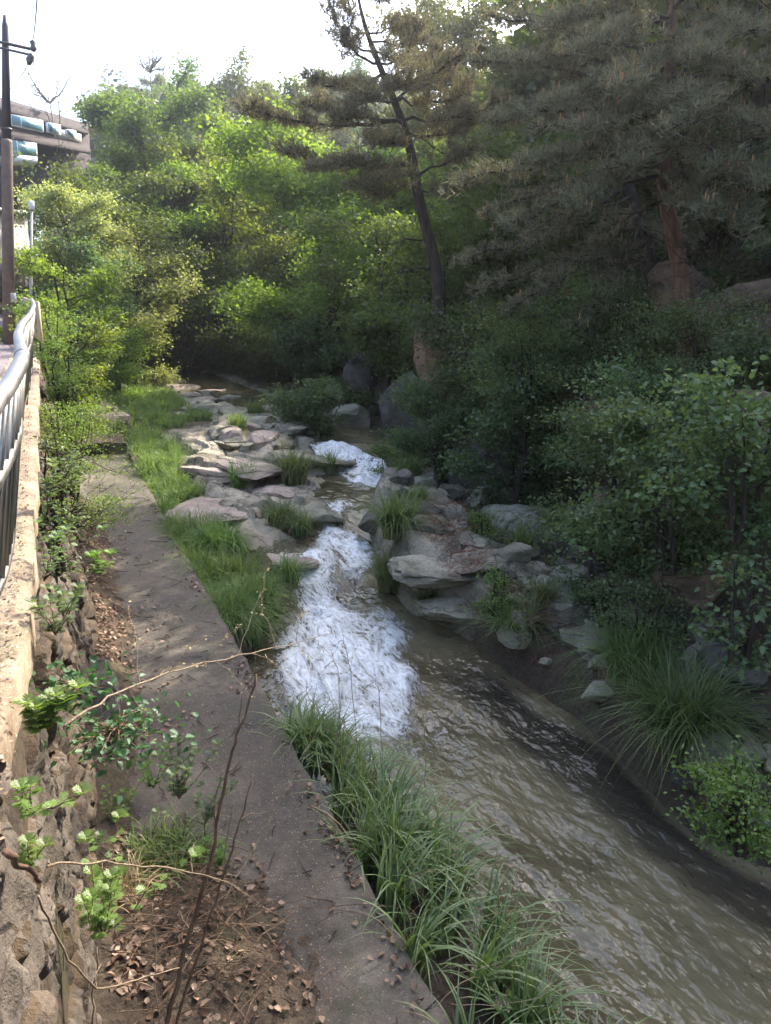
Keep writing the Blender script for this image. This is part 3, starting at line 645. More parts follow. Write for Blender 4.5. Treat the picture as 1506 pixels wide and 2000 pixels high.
# ---------------------------------------------------------------- tree builders
def bend(p, q, r, k=6, amp=.12, sag=0.0):
    t = np.linspace(0, 1, k + 1)[:, None]; L = np.linalg.norm(q - p)
    off = r.normal(size=(k + 1, 3)) * amp * L / k * 1.2; off = np.cumsum(off, 0); off -= off[-1] * t; off[0] = 0
    P = p + (q - p) * t + off * np.sin(t * pi); P[:, 2] += sag * L * np.sin(t[:, 0] * pi)
    return P
def twigs(r, tr, tips, limb, rad, n, length, upb=.3, k=3):
    """side twigs along the outer part of a limb; returns tips"""
    for _ in range(n):
        i = r.integers(max(1, len(limb) // 3), len(limb)); p = limb[i]; d = unit(limb[i] - limb[i - 1])
        dd = unit(d * .6 + r.normal(size=3) * np.array([1, 1, .5]) + np.array([0, 0, upb])); q = p + dd * length * r.uniform(.5, 1.1)
        P = bend(p, q, r, k, .2); tr.tube(P, np.linspace(rad, rad * .25, k + 1), 4); tips.append(P[1:])
def broadleaf(name, label, cat, loc, h, cr, seed, m, nleaf, leafL, stems=1, base=.25, bark='bark', flatf=.6, group=None, fine=False, oval=1.0, clump=.55, keep=.42, cmul=1.0):
    """h height, cr crown radius, everything local to loc"""
    r = np.random.default_rng(seed); root = empty(name, loc, label, cat, group); tr = MB(); tips = []
    nl = 14
    for s in range(stems):
        a = r.uniform(0, 2 * pi); lean = (.35 if stems > 1 else .08) * cr
        top = np.array([cos(a) * lean, sin(a) * lean, h * r.uniform(.8, .92)])
        tk = bend(np.array([.1 * cos(a), .1 * sin(a), -.4]), top, r, 9, .12); R0 = h * .021 / math.sqrt(stems) + .02
        tr.tube(tk, np.linspace(R0, R0 * .2, 10), 7)
        for j in range(nl // stems + 3):
            t = base + (1 - base) * (j + r.random()) / (nl // stems + 3); i = t * 9; p = tk[min(9, int(i))] 
            ang = j * 2.4 + r.uniform(-.5, .5); prof = math.sin(pi * min(1, max(.12, (1 - t) * .85 + .12))) ** .6 * oval
            ln = cr * prof * r.uniform(.65, 1.1)
            q = p + np.array([cos(ang) * ln, sin(ang) * ln, ln * r.uniform(.15, .65)])
            L = bend(p, q, r, 6, .22); tr.tube(L, np.linspace(R0 * .45 * (1.1 - t * .6), R0 * .07, 7), 5); tips.append(L[3:])
            twigs(r, tr, tips, L, R0 * .14, 7, ln * .42 + .15)
    T = np.concatenate(tips); T = T[r.random(len(T)) < keep]
    nc = len(T); cs = (cr * .125 + .06) * cmul
    per = max(1, nleaf // nc); w = r.uniform(0.2, 1.8, nc); cnt = np.maximum(1, (per * w)).astype(int)
    idx = np.repeat(np.arange(nc), cnt); P = T[idx] + r.normal(size=(len(idx), 3)) * cs * np.array([1, 1, flatf]) * clump * 1.3
    lb = MB(); (leaves6 if fine else leaves)(lb, P, leafL, leafL * .62, r, .5)
    tr.build('trunk', M[bark], root, True); lb.build('crown', M[m], root)
    return root
def needle_tufts(b, P, D, r, L=.13, n=12, w=.009):
    m = len(P); idx = np.repeat(np.arange(m), n); k = len(idx)
    d = unit(D[idx] * .9 + r.normal(size=(k, 3)) * .62 + np.array([0, 0, .25])); l = L * r.uniform(.6, 1.1, k)[:, None]
    s = unit(np.cross(d, r.normal(size=(k, 3)))) * w * .5; p = P[idx] - D[idx] * l * r.uniform(0, .9, k)[:, None]
    V = np.stack([p - s, p + s, p + d * l + s * .25, p + d * l - s * .25], 1)
    b.add(V.reshape(-1, 3), np.arange(4 * k).reshape(k, 4), r.random(k))
def pine_branch(tr, nb, r, L, rad, dens=1.0, nl=.12, nw=.009, spread=.5, n=11, cones=None, tw=1.0):
    """L: limb polyline. needle shoots on the outer two thirds, rising."""
    tr.tube(L, np.linspace(rad, rad * .22, len(L)), 6)
    seg = np.linalg.norm(np.diff(L, axis=0), axis=1); tot = seg.sum(); cum = np.r_[0, np.cumsum(seg)]
    cnt = max(3, int(tot * 7 * tw))
    PP, DD = [], []
    for _ in range(cnt):
        s = tot * (.25 + .75 * r.random() ** .8); i = min(len(L) - 2, int(np.searchsorted(cum, s) - 1)); i = max(0, i); t = (s - cum[i]) / (seg[i] + 1e-9); p = L[i] * (1 - t) + L[i + 1] * t
        d = unit(L[i + 1] - L[i]); side = unit(np.cross(d, [0, 0, 1.0])) * r.choice([-1, 1])
        q = p + (d * r.uniform(.2, .9) + side * r.uniform(.1, 1.1) + np.array([0, 0, r.uniform(-.05, .45)])) * spread * (1.15 - .5 * s / tot) * r.uniform(.5, 1.2)
        P = bend(p, q, r, 4, .25, -.05); tr.tube(P, np.linspace(rad * .22, .004, 5), 4)
        for u in range(int(4 * dens) + 1):
            f = r.uniform(.35, 1) if u else 1.0; x = p + (q - p) * f + r.normal(size=3) * .06; PP.append(x); DD.append(unit((q - p) * .8 / (np.linalg.norm(q - p) + .01) + r.normal(size=3) * .5 + np.array([0, 0, .5])))
    PP, DD = np.array(PP), np.array(DD)
    needle_tufts(nb, PP, DD, r, nl, n, nw)
    if cones is not None:
        sel = r.random(len(PP)) < .05; Pc = PP[sel]
        for p in Pc:
            cones.tube(np.array([p, p + [0, 0, .05], p + [0.005, 0, .10], p + [0.005, 0, .12]]), [.004, .011, .009, .001], 4)

# ---------------------------------------------------------------- hero pines
def px_line(pts): return np.array([hd(*p) for p in pts])
def smooth_line(P, k=3):
    P = np.asarray(P); t = np.arange(len(P)); u = np.linspace(0, len(P) - 1, (len(P) - 1) * k + 1)
    out = np.stack([np.interp(u, t, P[:, i]) for i in range(3)], 1)
    for _ in range(2): out[1:-1] = (out[:-2] + out[1:-1] * 2 + out[2:]) / 4
    return out
def hero_pine(name, label, trunk, rads, limbs, m, bark, seed, nl, nw, spread, cone=False, n=11, rad=.05, dens=1.0, tw=1.0):
    r = np.random.default_rng(seed); tk = smooth_line(px_line(trunk), 4); base = tk[0].copy()
    root = empty(name, base, label, 'pine tree'); tr, nb = MB(), MB(); co = MB() if cone else None
    rr = np.interp(np.linspace(0, 1, len(tk)), np.linspace(0, 1, len(rads)), rads); low = tk[0] + np.array([.05, .1, -1.6])
    tb = MB(); tb.tube(np.vstack([low, tk]), np.r_[rads[0] * 1.25, rr], 10)
    for pts, rs in limbs:
        L = smooth_line(px_line(pts), 3); j = np.argmin(np.linalg.norm(tk - L[0], axis=1)); L[0] = tk[j]
        L = L + np.r_[[[0, 0, 0]], r.normal(size=(len(L) - 1, 3)) * .04]
        if rs > 0: pine_branch(tr, nb, r, L, rad * rs, dens, nl, nw, spread, n, co, tw)
        else:
            tr.tube(L, np.linspace(rad * -rs, .012, len(L)), 6)
            for _ in range(10):
                i = r.integers(len(L) // 2, len(L)); tr.tube(bend(L[i], L[i] + r.normal(size=3) * .35, r, 4, .3), np.linspace(.012, .003, 5), 4)
    tb.build('trunk', M[bark], root, True, loc=base).location = (0, 0, 0)
    tr.build('branches', M['bark'], root, True, loc=base).location = (0, 0, 0)
    nb.build('needles', M[m], root, loc=base).location = (0, 0, 0)
    if cone: tag(co.build('pollen_cones', M['cone'], root, loc=base), 'orange upright pollen cones at the shoot tips', kind='stuff').location = (0, 0, 0)
    return root
D1 = 22.0
hero_pine('pine_tree', 'tall dark leaning pine reaching into the sky over the bright green trees',
 [(858, 570, D1), (845, 490, D1), (818, 390, D1), (805, 300, D1), (778, 215, D1), (748, 145, D1), (715, 60, D1), (700, 0, D1), (692, -70, D1)],
 [.19, .165, .14, .12, .095, .07, .04, .015],
 [([(788, 235, 22), (700, 248, 21.6), (600, 240, 21), (490, 212, 20.5)], 1.2),
  ([(790, 240, 22), (720, 232, 21), (650, 222, 20), (600, 205, 19.5)], .9),
  ([(806, 318, 22), (720, 325, 21.5), (640, 322, 21), (560, 295, 20.6)], 1.2),
  ([(806, 320, 22), (740, 330, 20.5), (690, 310, 19.5), (600, 330, 19)], .9),
  ([(750, 152, 22), (700, 165, 21.5), (650, 172, 21), (605, 160, 20.8)], 1.0),
  ([(742, 125, 22), (700, 110, 21.7), (665, 75, 21.6), (655, 20, 21.5)], .8),
  ([(735, 110, 22), (690, 95, 21.7), (670, 60, 21.6)], .7),
  ([(720, 70, 22), (690, 50, 21.7), (670, 10, 21.6)], .6),
  ([(712, 60, 22), (760, 60, 21.7), (800, 40, 21.6)], .6),
  ([(742, 130, 22), (790, 105, 21.7), (815, 55, 21.6)], .7),
  ([(750, 152, 22), (800, 140, 22.5), (850, 100, 23)], .9),
  ([(702, 5, 22), (735, -5, 21.8), (760, -15, 21.8)], .5),
  ([(772, 195, 22), (820, 202, 21.5), (870, 195, 21), (920, 185, 21)], 1.0),
  ([(770, 190, 22), (820, 170, 23), (880, 150, 23)], .8),
  ([(755, 165, 22), (740, 175, 20.5), (720, 180, 19.8)], .8),
  ([(765, 185, 22), (790, 165, 20.5), (800, 140, 20)], .8),
  ([(795, 265, 22), (860, 270, 21.4), (930, 235, 21)], .9),
  ([(800, 290, 22), (770, 270, 20.6), (730, 280, 20)], .8),
  ([(808, 335, 22), (860, 325, 21.4), (920, 290, 21)], .9),
  ([(812, 350, 22), (780, 370, 21), (730, 385, 20.4)], .6),
  ([(815, 370, 22), (870, 380, 21), (930, 350, 20.5)], .7),
  ([(760, 175, 22), (830, 150, 21), (905, 110, 20.5), (950, 95, 20.2)], .9), ([(785, 230, 22), (850, 235, 21), (930, 215, 20.2), (985, 200, 20)], .9),
  ([(770, 200, 22), (725, 190, 21), (690, 200, 20.2)], .8), ([(812, 345, 22), (770, 340, 20.5), (700, 360, 19.6)], .8), ([(730, 95, 22), (760, 110, 21), (800, 120, 20.6)], .7), ([(725, 85, 22), (765, 85, 22.5), (830, 75, 23)], .7),
  ([(840, 468, 22), (790, 470, 21.5), (740, 480, 21.2)], -.6),
  ([(850, 518, 22), (805, 525, 21.5), (770, 540, 21)], -.8)],
 'needle', 'bark', 11, .18, .021, .72, n=8, rad=.05, dens=1.35, tw=2.3)
LR = []
def limb(x0, y0, d0, x1, y1, d1, s=1.0, sag=20):
    LR.append(([(x0, y0, d0), ((2 * x0 + x1) / 3, (2 * y0 + y1) / 3 - sag, (2 * d0 + d1) / 3), ((x0 + 2 * x1) / 3, (y0 + 2 * y1) / 3 - sag * .6, (d0 + 2 * d1) / 3), (x1, y1, d1)], s))
for a in [(1310, 38, 15, 1080, 45, 13.5), (1312, 40, 15, 1160, 90, 12.6), (1308, 90, 15, 1020, 130, 14.2), (1308, 110, 15, 1200, 170, 12), (1305, 140, 15, 960, 30, 15.5),
          (1305, 160, 15, 1080, 210, 12.8), (1303, 190, 15, 930, 120, 14.8), (1303, 200, 15, 1150, 260, 12), (1300, 230, 15, 960, 240, 13.8), (1300, 250, 15, 1230, 320, 12),
          (1298, 270, 15, 1060, 320, 13), (1298, 300, 15, 900, 360, 14.5), (1297, 320, 15, 1130, 390, 12.4), (1297, 340, 15, 1000, 440, 13.4), (1298, 350, 15, 1380, 420, 12.5),
          (1300, 260, 15, 1420, 330, 12.5), (1305, 200, 15, 1480, 260, 12.6), (1310, 130, 15, 1500, 150, 13), (1315, 60, 15, 1480, 60, 13.5), (1315, 20, 15, 1400, -40, 13.5),
          (1300, 300, 15, 1500, 360, 12.6), (1302, 230, 15, 1370, 200, 12), (1312, 80, 15, 1390, 110, 12.4), (1305, 160, 15, 1330, 250, 11.8), (1298, 330, 15, 1480, 450, 12.8), (1318, -20, 15, 1200, -20, 13), (1318, -20, 15, 1060, -30, 14)]:
    limb(*a)
LR += [([(1318, 160, 15), (1365, 105, 14.7), (1420, 40, 14.3), (1470, -30, 14)], -1.3),
       ([(1302, 205, 15), (1370, 200, 14.4), (1430, 225, 14), (1450, 275, 13.8)], -.9),
       ([(1305, 155, 15), (1360, 140, 14.4), (1430, 152, 14), (1500, 170, 13.8)], -1.0),
       ([(1300, 400, 15), (1260, 400, 14.5), (1230, 430, 14.2), (1215, 450, 14)], -.7)]
hero_pine('pine_tree', 'big red barked pine with orange pollen cones filling the upper right of the view',
 [(1345, 640, 15), (1335, 560, 15), (1318, 470, 15), (1298, 380, 15), (1296, 300, 15), (1303, 220, 15), (1308, 140, 15), (1313, 60, 15), (1318, -30, 15), (1322, -120, 15)],
 [.17, .15, .135, .125, .12, .11, .09, .07, .05], LR, 'needle_b', 'bark_red', 12, .14, .016, .58, True, n=8, rad=.045, dens=1.6, tw=2.2)
LR = []
for a in [(1195, 300, 19, 1000, 350, 17), (1200, 310, 19, 1080, 430, 16), (1210, 340, 19, 940, 420, 17.5), (1225, 370, 19, 1010, 500, 16.2), (1230, 380, 19, 1180, 480, 15.6),
          (1240, 420, 19, 1080, 560, 15.6), (1240, 420, 19, 920, 500, 17), (1250, 450, 19, 1180, 590, 15.2), (1185, 260, 19, 1050, 250, 17.5), (1180, 250, 19, 1120, 160, 17.5), (1255, 470, 19, 1010, 600, 15.6), (1258, 480, 19, 930, 570, 16.4), (1262, 500, 19, 1120, 640, 15),
          (1255, 450, 19, 1330, 480, 16)]:
    limb(*a, sag=14)
hero_pine('pine_tree', 'dark drooping pine growing between the red barked pine and the leaning one',
 [(1275, 560, 19), (1262, 480, 19), (1240, 400, 19), (1212, 330, 19), (1195, 290, 19), (1180, 240, 19), (1170, 180, 19)],
 [.2, .17, .14, .11, .08, .04], LR, 'needle_b', 'bark', 13, .15, .018, .62, True, n=8, rad=.05, dens=1.2, tw=1.5)

# ---------------------------------------------------------------- broadleaf trees with a place of their own
def place(px, py_top, dist, sinkz=0.0):
    a = hd(px, py_top, dist); z = gz(a[0], a[1]) - sinkz
    return np.array([a[0], a[1], z]), a[2] - z
def ptree(name, label, px, pt, dist, cr, seed, m, nleaf, L, foot=None, **k):
    if foot:
        q = ont(px, foot); d2 = math.hypot(q[0], q[1]); print(label[:40], 'foot', q.round(1), 'was', dist); d2 = min(max(d2, dist * .7), 52); cr *= d2 / dist; L *= (d2 / dist) ** .5; dist = d2
    p, h = place(px, pt, dist); k.setdefault('keep', .62); k.setdefault('cmul', 1.15); return broadleaf(name, label, 'tree', p, max(h, 1.5), cr, seed, m, int(nleaf * 1.15), L * 1.08, **k)
ptree('maple_tree', 'large spreading bright green tree with dark forked stems behind the shaded pool bank', 640, 300, 31, 4.2, 21, 'leaf_fresh', 50000, .16, foot=738, keep=.42, cmul=1.0,  stems=3, base=.10)
ptree('maple_tree', 'broad leafy tree joined to the left of the forked bright green one', 480, 300, 34, 4.2, 22, 'leaf_fresh', 44000, .16, foot=728, keep=.42, cmul=1.0,  stems=2, base=.06)
ptree('maple_tree', 'rounded green tree overhanging the upstream bed left of the spreading trees', 360, 380, 37, 3.4, 23, 'leaf_mid', 36000, .15, foot=722,  stems=2, base=.04)
ptree('maple_tree', 'dark green tree half hidden between the leaning pine and the bright spreading tree', 770, 370, 30, 2.6, 24, 'leaf_mid', 22000, .14, stems=2, base=.12)
ptree('young_tree', 'sunlit yellow-green small tree leaning over the far end of the handrail', 95, 440, 29, 1.9, 25, 'leaf_fresh', 17000, .12, stems=2, base=.05, flatf=.3)
ptree('young_tree', 'low bright yellow bush tree right beside the beige fence', 115, 560, 24, 1.5, 26, 'leaf_fresh', 11000, .10, stems=3, base=.03, flatf=.3)
ptree('acacia_tree', 'fluffy pale tree standing just below the building', 105, 262, 38, 2.2, 27, 'leaf_pale', 19000, .13, stems=1, base=.2)
ptree('oak_tree', 'tall spreading green tree right of the building against the sky', 235, 120, 52, 4.6, 28, 'leaf_mid', 34000, .22, stems=2, base=.3)
ptree('oak_tree', 'tall narrow green tree in the middle of the hillside skyline', 420, 135, 55, 3.3, 29, 'leaf_fresh', 26000, .22, stems=1, base=.25)
ptree('oak_tree', 'bright green round topped tree left of the leaning pine crown', 545, 110, 62, 4.0, 30, 'leaf_mid', 24000, .25, stems=1, base=.3)
ptree('oak_tree', 'dark wide tree below the tall tree beside the building', 190, 300, 44, 3.8, 31, 'leaf_mid', 26000, .18, stems=2, base=.15)
ptree('oak_tree', 'shaded tree with drooping pale sprays at the left bank bend', 240, 420, 41, 3.0, 32, 'leaf_pale', 18000, .15, stems=2, base=.1)
ptree('oak_tree', 'light green tree above the pale drooping one on the hillside', 330, 260, 50, 3.6, 33, 'leaf_fresh', 22000, .2, stems=1, base=.2)
ptree('oak_tree', 'shady understory tree beneath the tall trees near the bend', 160, 450, 37, 2.2, 34, 'leaf_dark', 16000, .14, stems=2, base=.05)
ptree('bush', 'round lit bush at the waterside upstream of the stony bed', 335, 600, 39, 2.0, 35, 'leaf_mid', 17000, .12, foot=722,  stems=4, base=.02)
ptree('bush', 'dark bush hanging over the far end of the stream', 255, 570, 43, 2.4, 36, 'leaf_dark', 15000, .14, foot=712,  stems=4, base=.02)
ptree('bush', 'dark green bush below the left spreading tree at the waterside', 470, 610, 33, 2.1, 37, 'leaf_dark', 17000, .12, foot=732,  stems=4, base=.02)
ptree('bush', 'lowest bush by the boulders at the gully mouth', 600, 745, 27, 1.2, 38, 'leaf_dark', 11000, .09, foot=835,  stems=4, base=.02)
ptree('bush', 'leafy bush under the forked stems at the foot of the spreading tree', 570, 640, 31, 1.8, 39, 'leaf_mid', 15000, .11, foot=745,  stems=4, base=.02)
ptree('bush', 'leafy bush at the far left bank where the stream disappears', 300, 610, 46, 2.2, 131, 'leaf_mid', 15000, .14, stems=4, base=.02, foot=706)
ptree('bush', 'pale bush filling the shade below the drooping pale tree', 190, 560, 40, 2.0, 132, 'leaf_mid', 14000, .13, stems=4, base=.02)
ptree('bush', 'yellowish bush on the far bank above the sunlit brown boulder', 215, 640, 36, 1.4, 133, 'leaf_fresh', 9000, .11, stems=4, base=.02)
for k, (px, pt, ft, lb) in enumerate([(270, 620, 716, 'broad low bush at the far end of the stony bed'), (395, 625, 722, 'wide bush hanging over the middle of the stony bed'), (430, 560, 715, 'taller bush behind the wide one over the stony bed'), (530, 650, 742, 'dark wide bush at the water under the forked maple'), (640, 640, 748, 'bush filling the shade right of the forked maple stems'), (320, 530, 705, 'tall bush behind the round lit one')]):
    ptree('bush', lb, px, pt, 36, 2.3, 140 + k, 'leaf_mid' if k % 2 else 'leaf_dark', 11000, .19, stems=5, base=.01, foot=ft)
ptree('oak_tree', 'dull green tree closing the skyline left of the round topped tree', 470, 98, 80, 4.5, 151, 'leaf_olive', 16000, .28, stems=1, base=.15)
ptree('oak_tree', 'dull green tree on the skyline between the round topped tree and the leaning pine', 610, 88, 85, 4.5, 152, 'leaf_olive', 16000, .28, stems=1, base=.15)
ptree('oak_tree', 'dark green skyline tree just left of the leaning pine top', 665, 92, 90, 4.5, 153, 'leaf_dark', 16000, .28, stems=1, base=.15)
ptree('oak_tree', 'mid green skyline tree between the tall spreading and the tall narrow tree', 335, 112, 72, 4.2, 154, 'leaf_mid', 16000, .27, stems=1, base=.15)
# right slope, under the pines
ptree('young_tree', 'slender dark leaved tree right of the orange rock pillar', 950, 560, 20, 2.0, 41, 'leaf_dark', 17000, .10, stems=2, base=.15)
ptree('young_tree', 'dark leaved sapling with a bent black stem on the slope above the low cliff', 1010, 640, 17, 1.6, 42, 'leaf_dark', 15000, .085, stems=2, base=.1)
ptree('young_tree', 'shaded broad tree behind the drooping pine', 1060, 300, 27, 3.2, 43, 'leaf_mid', 20000, .13, stems=2, base=.1)
ptree('young_tree', 'dim green tree beside the leaning pine trunk', 920, 420, 26, 2.6, 44, 'leaf_mid', 20000, .12, stems=2, base=.1)
ptree('young_tree', 'deep green tree behind the big red pine at the picture edge', 1420, 320, 22, 3.0, 45, 'leaf_dark', 20000, .12, stems=2, base=.1)
ptree('young_tree', 'tall shaded tree at the top right corner behind the pine', 1470, 60, 26, 3.6, 46, 'leaf_dark', 22000, .15, stems=2, base=.1)
ptree('young_tree', 'grey-green tree high on the slope behind the red pine crown', 1150, 60, 32, 3.6, 47, 'leaf_olive', 22000, .17, stems=2, base=.1)
ptree('young_tree', 'olive tree on the skyline right of the leaning pine', 930, -20, 40, 4.0, 48, 'leaf_olive', 22000, .2, stems=2, base=.1)

# ---------------------------------------------------------------- shrubs on the right slope
def shrub(label, px, py, dist, w, h, seed, m='leaf_shrub', n=9000, L=.06, name='shrub', fine=True, cat='shrub', zb=None, group=None, flatf=.5):
    a = hd(px, py, dist); z = gz(a[0], a[1]) if zb is None else zb; z = a[2] - h * .5 if zb == 'c' else z
    return broadleaf(name, label, cat, (a[0], a[1], z), h, w / 2, seed, m, n, L, stems=5, base=.02, bark='bark', fine=fine, group=group, flatf=flatf)
shrub('big round green shrub hanging over the dark boulders', 1175, 925, 11.8, 2.2, 2.1, 51, n=16000, L=.06, zb='c')
shrub('wide leafy shrub arching right of the big round one', 1330, 930, 10.0, 2.6, 1.7, 52, n=11000, L=.075, zb='c')
shrub('pale arching branches of a broad leaved shrub at the picture edge', 1470, 880, 8.8, 1.9, 1.2, 53, 'leaf_shrub', 3600, .085, zb='c')
shrub('broad leaved branch drooping above the right bank', 1455, 1150, 7.8, .85, .8, 54, 'leaf_shrub', 900, .085, zb='c')
shrub('small leafy shrub climbing the shaded rock below the round shrub', 1180, 1090, 11.5, 1.3, 1.3, 55, n=5000, L=.05, zb='c')
shrub('ivy like shrub hanging over the low cliff', 860, 820, 19, 2.2, 2.4, 56, 'leaf_dark', 12000, .07, zb='c')
shrub('green shrub on the slope between the brown buttress and the pine', 1250, 800, 13.5, 2.6, 1.6, 57, n=9000, L=.06, zb='c')
shrub('shrub with fine leaves below the reddish rock wall', 1400, 700, 14, 2.6, 1.6, 58, n=9000, L=.06, zb='c')
shrub('dark shrub at the picture edge below the reddish rock wall', 1490, 760, 12.5, 2.0, 1.8, 59, 'leaf_dark', 9000, .06, zb='c')
shrub('leafy shrub in the shade left of the pine base', 1180, 650, 16, 2.6, 1.8, 60, 'leaf_dark', 9000, .06, zb='c')
shrub('tangled olive shrub under the drooping pine branches', 1050, 700, 16, 2.6, 1.6, 61, 'leaf_olive', 10000, .05, zb='c')
shrub('bright low shrub at the waterside by the largest grass tuft', 1455, 1535, 6.2, .70, .36, 62, 'leaf_weed', 2600, .045, zb='c')
shrub('low ferny shrub on the dirt below the squarish mossy boulder', 1270, 1180, 9.6, 1.0, .5, 63, 'leaf_shrub', 2200, .05, zb='c')
shrub('small bright weed between the slabs at the right end of the ledge', 975, 1140, 11.2, .5, .55, 64, 'leaf_weed', 1400, .045, zb='c', name='weed', cat='weed')
shrub('pale green weed in front of the largest pale boulder', 945, 1020, 14.0, .7, .45, 65, 'leaf_weed', 1400, .045, zb='c', name='weed', cat='weed')
shrub('low bush at the foot of the upper cascade', 760, 900, 21, 1.6, .8, 66, 'leaf_mid', 4000, .06, zb='c')
shrub('small leafy weed on the bank under the drooping broad leaved branch', 1190, 1170, 10.5, .6, .4, 67, 'leaf_shrub', 1200, .05, zb='c', name='weed', cat='weed')
# undergrowth scattered over the right slope: repeats of three kinds
protos = []
for k, (m, n, L) in enumerate([('leaf_dark', 6500, .075), ('leaf_shrub', 6500, .07), ('leaf_olive', 6500, .065)]):
    protos.append(broadleaf('undergrowth_shrub', 'dim leafy shrub among others on the steep shaded slope', 'shrub', (0, 0, -50), 1.8, 1.25, 70 + k, m, n, L, stems=5, base=.02, bark='bark', group='undergrowth shrubs on the right slope'))
r_ = np.random.default_rng(3); used = set(); cnt = 0
for k in range(900):
    y = r_.uniform(2, 42); d = r_.uniform(.6, 16) ; x = np.interp(y, CY, CX) + d
    if x / y > 1.75 and d > 3: continue
    if y < 21 and d < 2.3: continue
    p = (x, y, gz(x, y) - .1); s = r_.uniform(.7, 1.35) * (1 if d < 6 else 1.5); i = k % 3; cnt += 1
    if cnt > 200: break
    o = protos[i]
    zn = 'near the drooping broad leaves' if y < 9 else 'above the round green shrub' if y < 15 else 'between the low cliff and the drooping pine' if y < 23 else 'around the orange rock pillar' if y < 31 else 'above the dark gully'
    zn = ('low ' if d < 5 else 'high ') + zn; lb = ['dark', 'fresh', 'olive'][i] + ' leaved shrub of the shaded slope, ' + zn; gr = ['dark', 'fresh', 'olive'][i] + ' undergrowth ' + zn
    if i not in used: used.add(i); o.location = p; o.scale = (s,) * 3; o['label'] = lb; o['group'] = gr
    else: dup(o, p, r_.uniform(0, 6.2), (s, s, s * r_.uniform(.7, 1)), lb, gr)

# ---------------------------------------------------------------- forest on the hillsides
FP = []
for k, (m, n, L, h, cr, nm) in enumerate([('leaf_mid', 9000, .30, 8, 3.0, 'broadleaf_tree'), ('leaf_fresh', 9000, .30, 8, 2.8, 'broadleaf_tree'), ('leaf_olive', 8500, .28, 8, 3.0, 'broadleaf_tree'),
                                ('leaf_pale', 8000, .26, 7, 2.7, 'broadleaf_tree'), ('leaf_dark', 9000, .28, 8, 2.9, 'broadleaf_tree')]):
    FP.append(broadleaf(nm, '', 'tree', (0, 0, -80), h, cr, 80 + k, m, n, L, stems=1, base=.12, oval=1.1))
def far_pine(seed, h=9, cr=2.3):
    r = np.random.default_rng(seed); root = empty('hill_pine', (0, 0, -80), '', 'pine tree'); tr, nb = MB(), MB()
    tk = bend(np.array([0, 0, -.4]), np.array([.3, .1, h]), r, 8, .06); tr.tube(tk, np.linspace(.16, .03, 9), 6)
    for j in range(26):
        t = .25 + .75 * j / 26; p = tk[min(8, int(t * 8))] + [0, 0, (t * 8 % 1) * h / 8]; a = j * 2.4; ln = cr * (1.12 - t) ** .7 * r.uniform(.6, 1.1)
        L = bend(p, p + np.array([cos(a) * ln, sin(a) * ln, ln * .18]), r, 5, .15); pine_branch(tr, nb, r, L, .04, .6, .30, .035, .55, 8)
    tr.build('trunk', M['bark'], root, True); nb.build('crown', M['needle_far'], root); return root
FP += [far_pine(90), far_pine(91, 8, 2.6)]
for o in FP: o['label'] = 'tree on the wooded hillside behind the stream'
usedF = set()
def put(i, p, s, label, group, rz=None, sz=1.0):
    o = FP[i]; rz = r_.uniform(0, 6.2) if rz is None else rz
    if i not in usedF:
        usedF.add(i); o.location = p; o.scale = (s, s, s * sz); o['label'] = label; o['group'] = group; o.rotation_euler = (0, 0, rz); return o
    return dup(o, p, rz, (s, s, s * sz), label, group)
KIND = ['mid green', 'fresh green', 'olive green', 'pale green', 'dark green', 'dark needled', 'grey needled']
pts = []
def ok(x, y, dmin):
    for (a, b_) in pts:
        if (a - x) ** 2 + (b_ - y) ** 2 < dmin * dmin: return False
    pts.append((x, y)); return True
cnt = 0
for k in range(6000):
    az = R(r_.uniform(-6, 52)); di = r_.uniform(46, 150); x, y = di * sin(az), di * cos(az)
    if y < 60 and 3 < x < 12: continue
    if x < 3 and y < 60: continue
    if not ok(x, y, 3.3 + di * .012): continue
    cnt += 1
    if cnt > 250: break
    zq = 753 + F_PX * tan(az - YAW); hill = ('lower ' if di < 70 else 'middle ' if di < 100 else 'upper ') + ('slope left of the tall narrow tree' if zq < 350 else 'slope behind the tall narrow tree' if zq < 520 else 'slope behind the leaning pine' if zq < 800 else 'ridge behind the drooping pine' if zq < 1100 else 'ridge behind the big red pine')
    i = int(r_.choice([0, 1, 2, 3, 4, 5, 6], p=[.10, .06, .26, .12, .06, .22, .18] if di > 75 else [.28, .26, .14, .12, .1, .06, .04]))
    put(i, (x, y, gz(x, y) - .2), r_.uniform(.7, 1.15) * (1 if di < 90 else .9), f'{KIND[i]} forest tree on the {hill}', f'{KIND[i]} forest trees of the {hill}')
# trees on the right slope above the stream, in view behind the pines and beyond the right edge of the view (they shade the stream)
cnt = 0
for k in range(4000):
    y = r_.uniform(-24, 48); d = r_.uniform(5, 40); x = np.interp(y, CY, CX) + d
    if abs(x - 16) < 2 and abs(y - 16) < 2: continue
    if not ok(x, y, 3.2): continue
    cnt += 1
    if cnt > 130: break
    i = int(r_.choice([0, 2, 4, 5, 6], p=[.2, .2, .2, .2, .2])); zz = 'beyond the picture edge' if x > y * 1.2 + 2 else 'behind the red pine' if x > y * .75 else 'behind the drooping pine' if x > y * .55 else 'behind the leaning pine'
    put(i, (x, y, gz(x, y) - .2), r_.uniform(.75, 1.1) * (1.35 if y < 25 else .68), f'{KIND[i]} tree on the steep right slope ' + zz, f'{KIND[i]} trees on the steep right slope ' + zz)
# trees behind the building on the left skyline
for k in range(26):
    x = r_.uniform(-34, -2); y = r_.uniform(62, 100)
    i = int(r_.choice([2, 3, 5, 0])); put(i, (x, y, gz(x, y) - .2), r_.uniform(.7, 1.0), f'{KIND[i]} tree behind the building on the left skyline', f'{KIND[i]} trees behind the building')
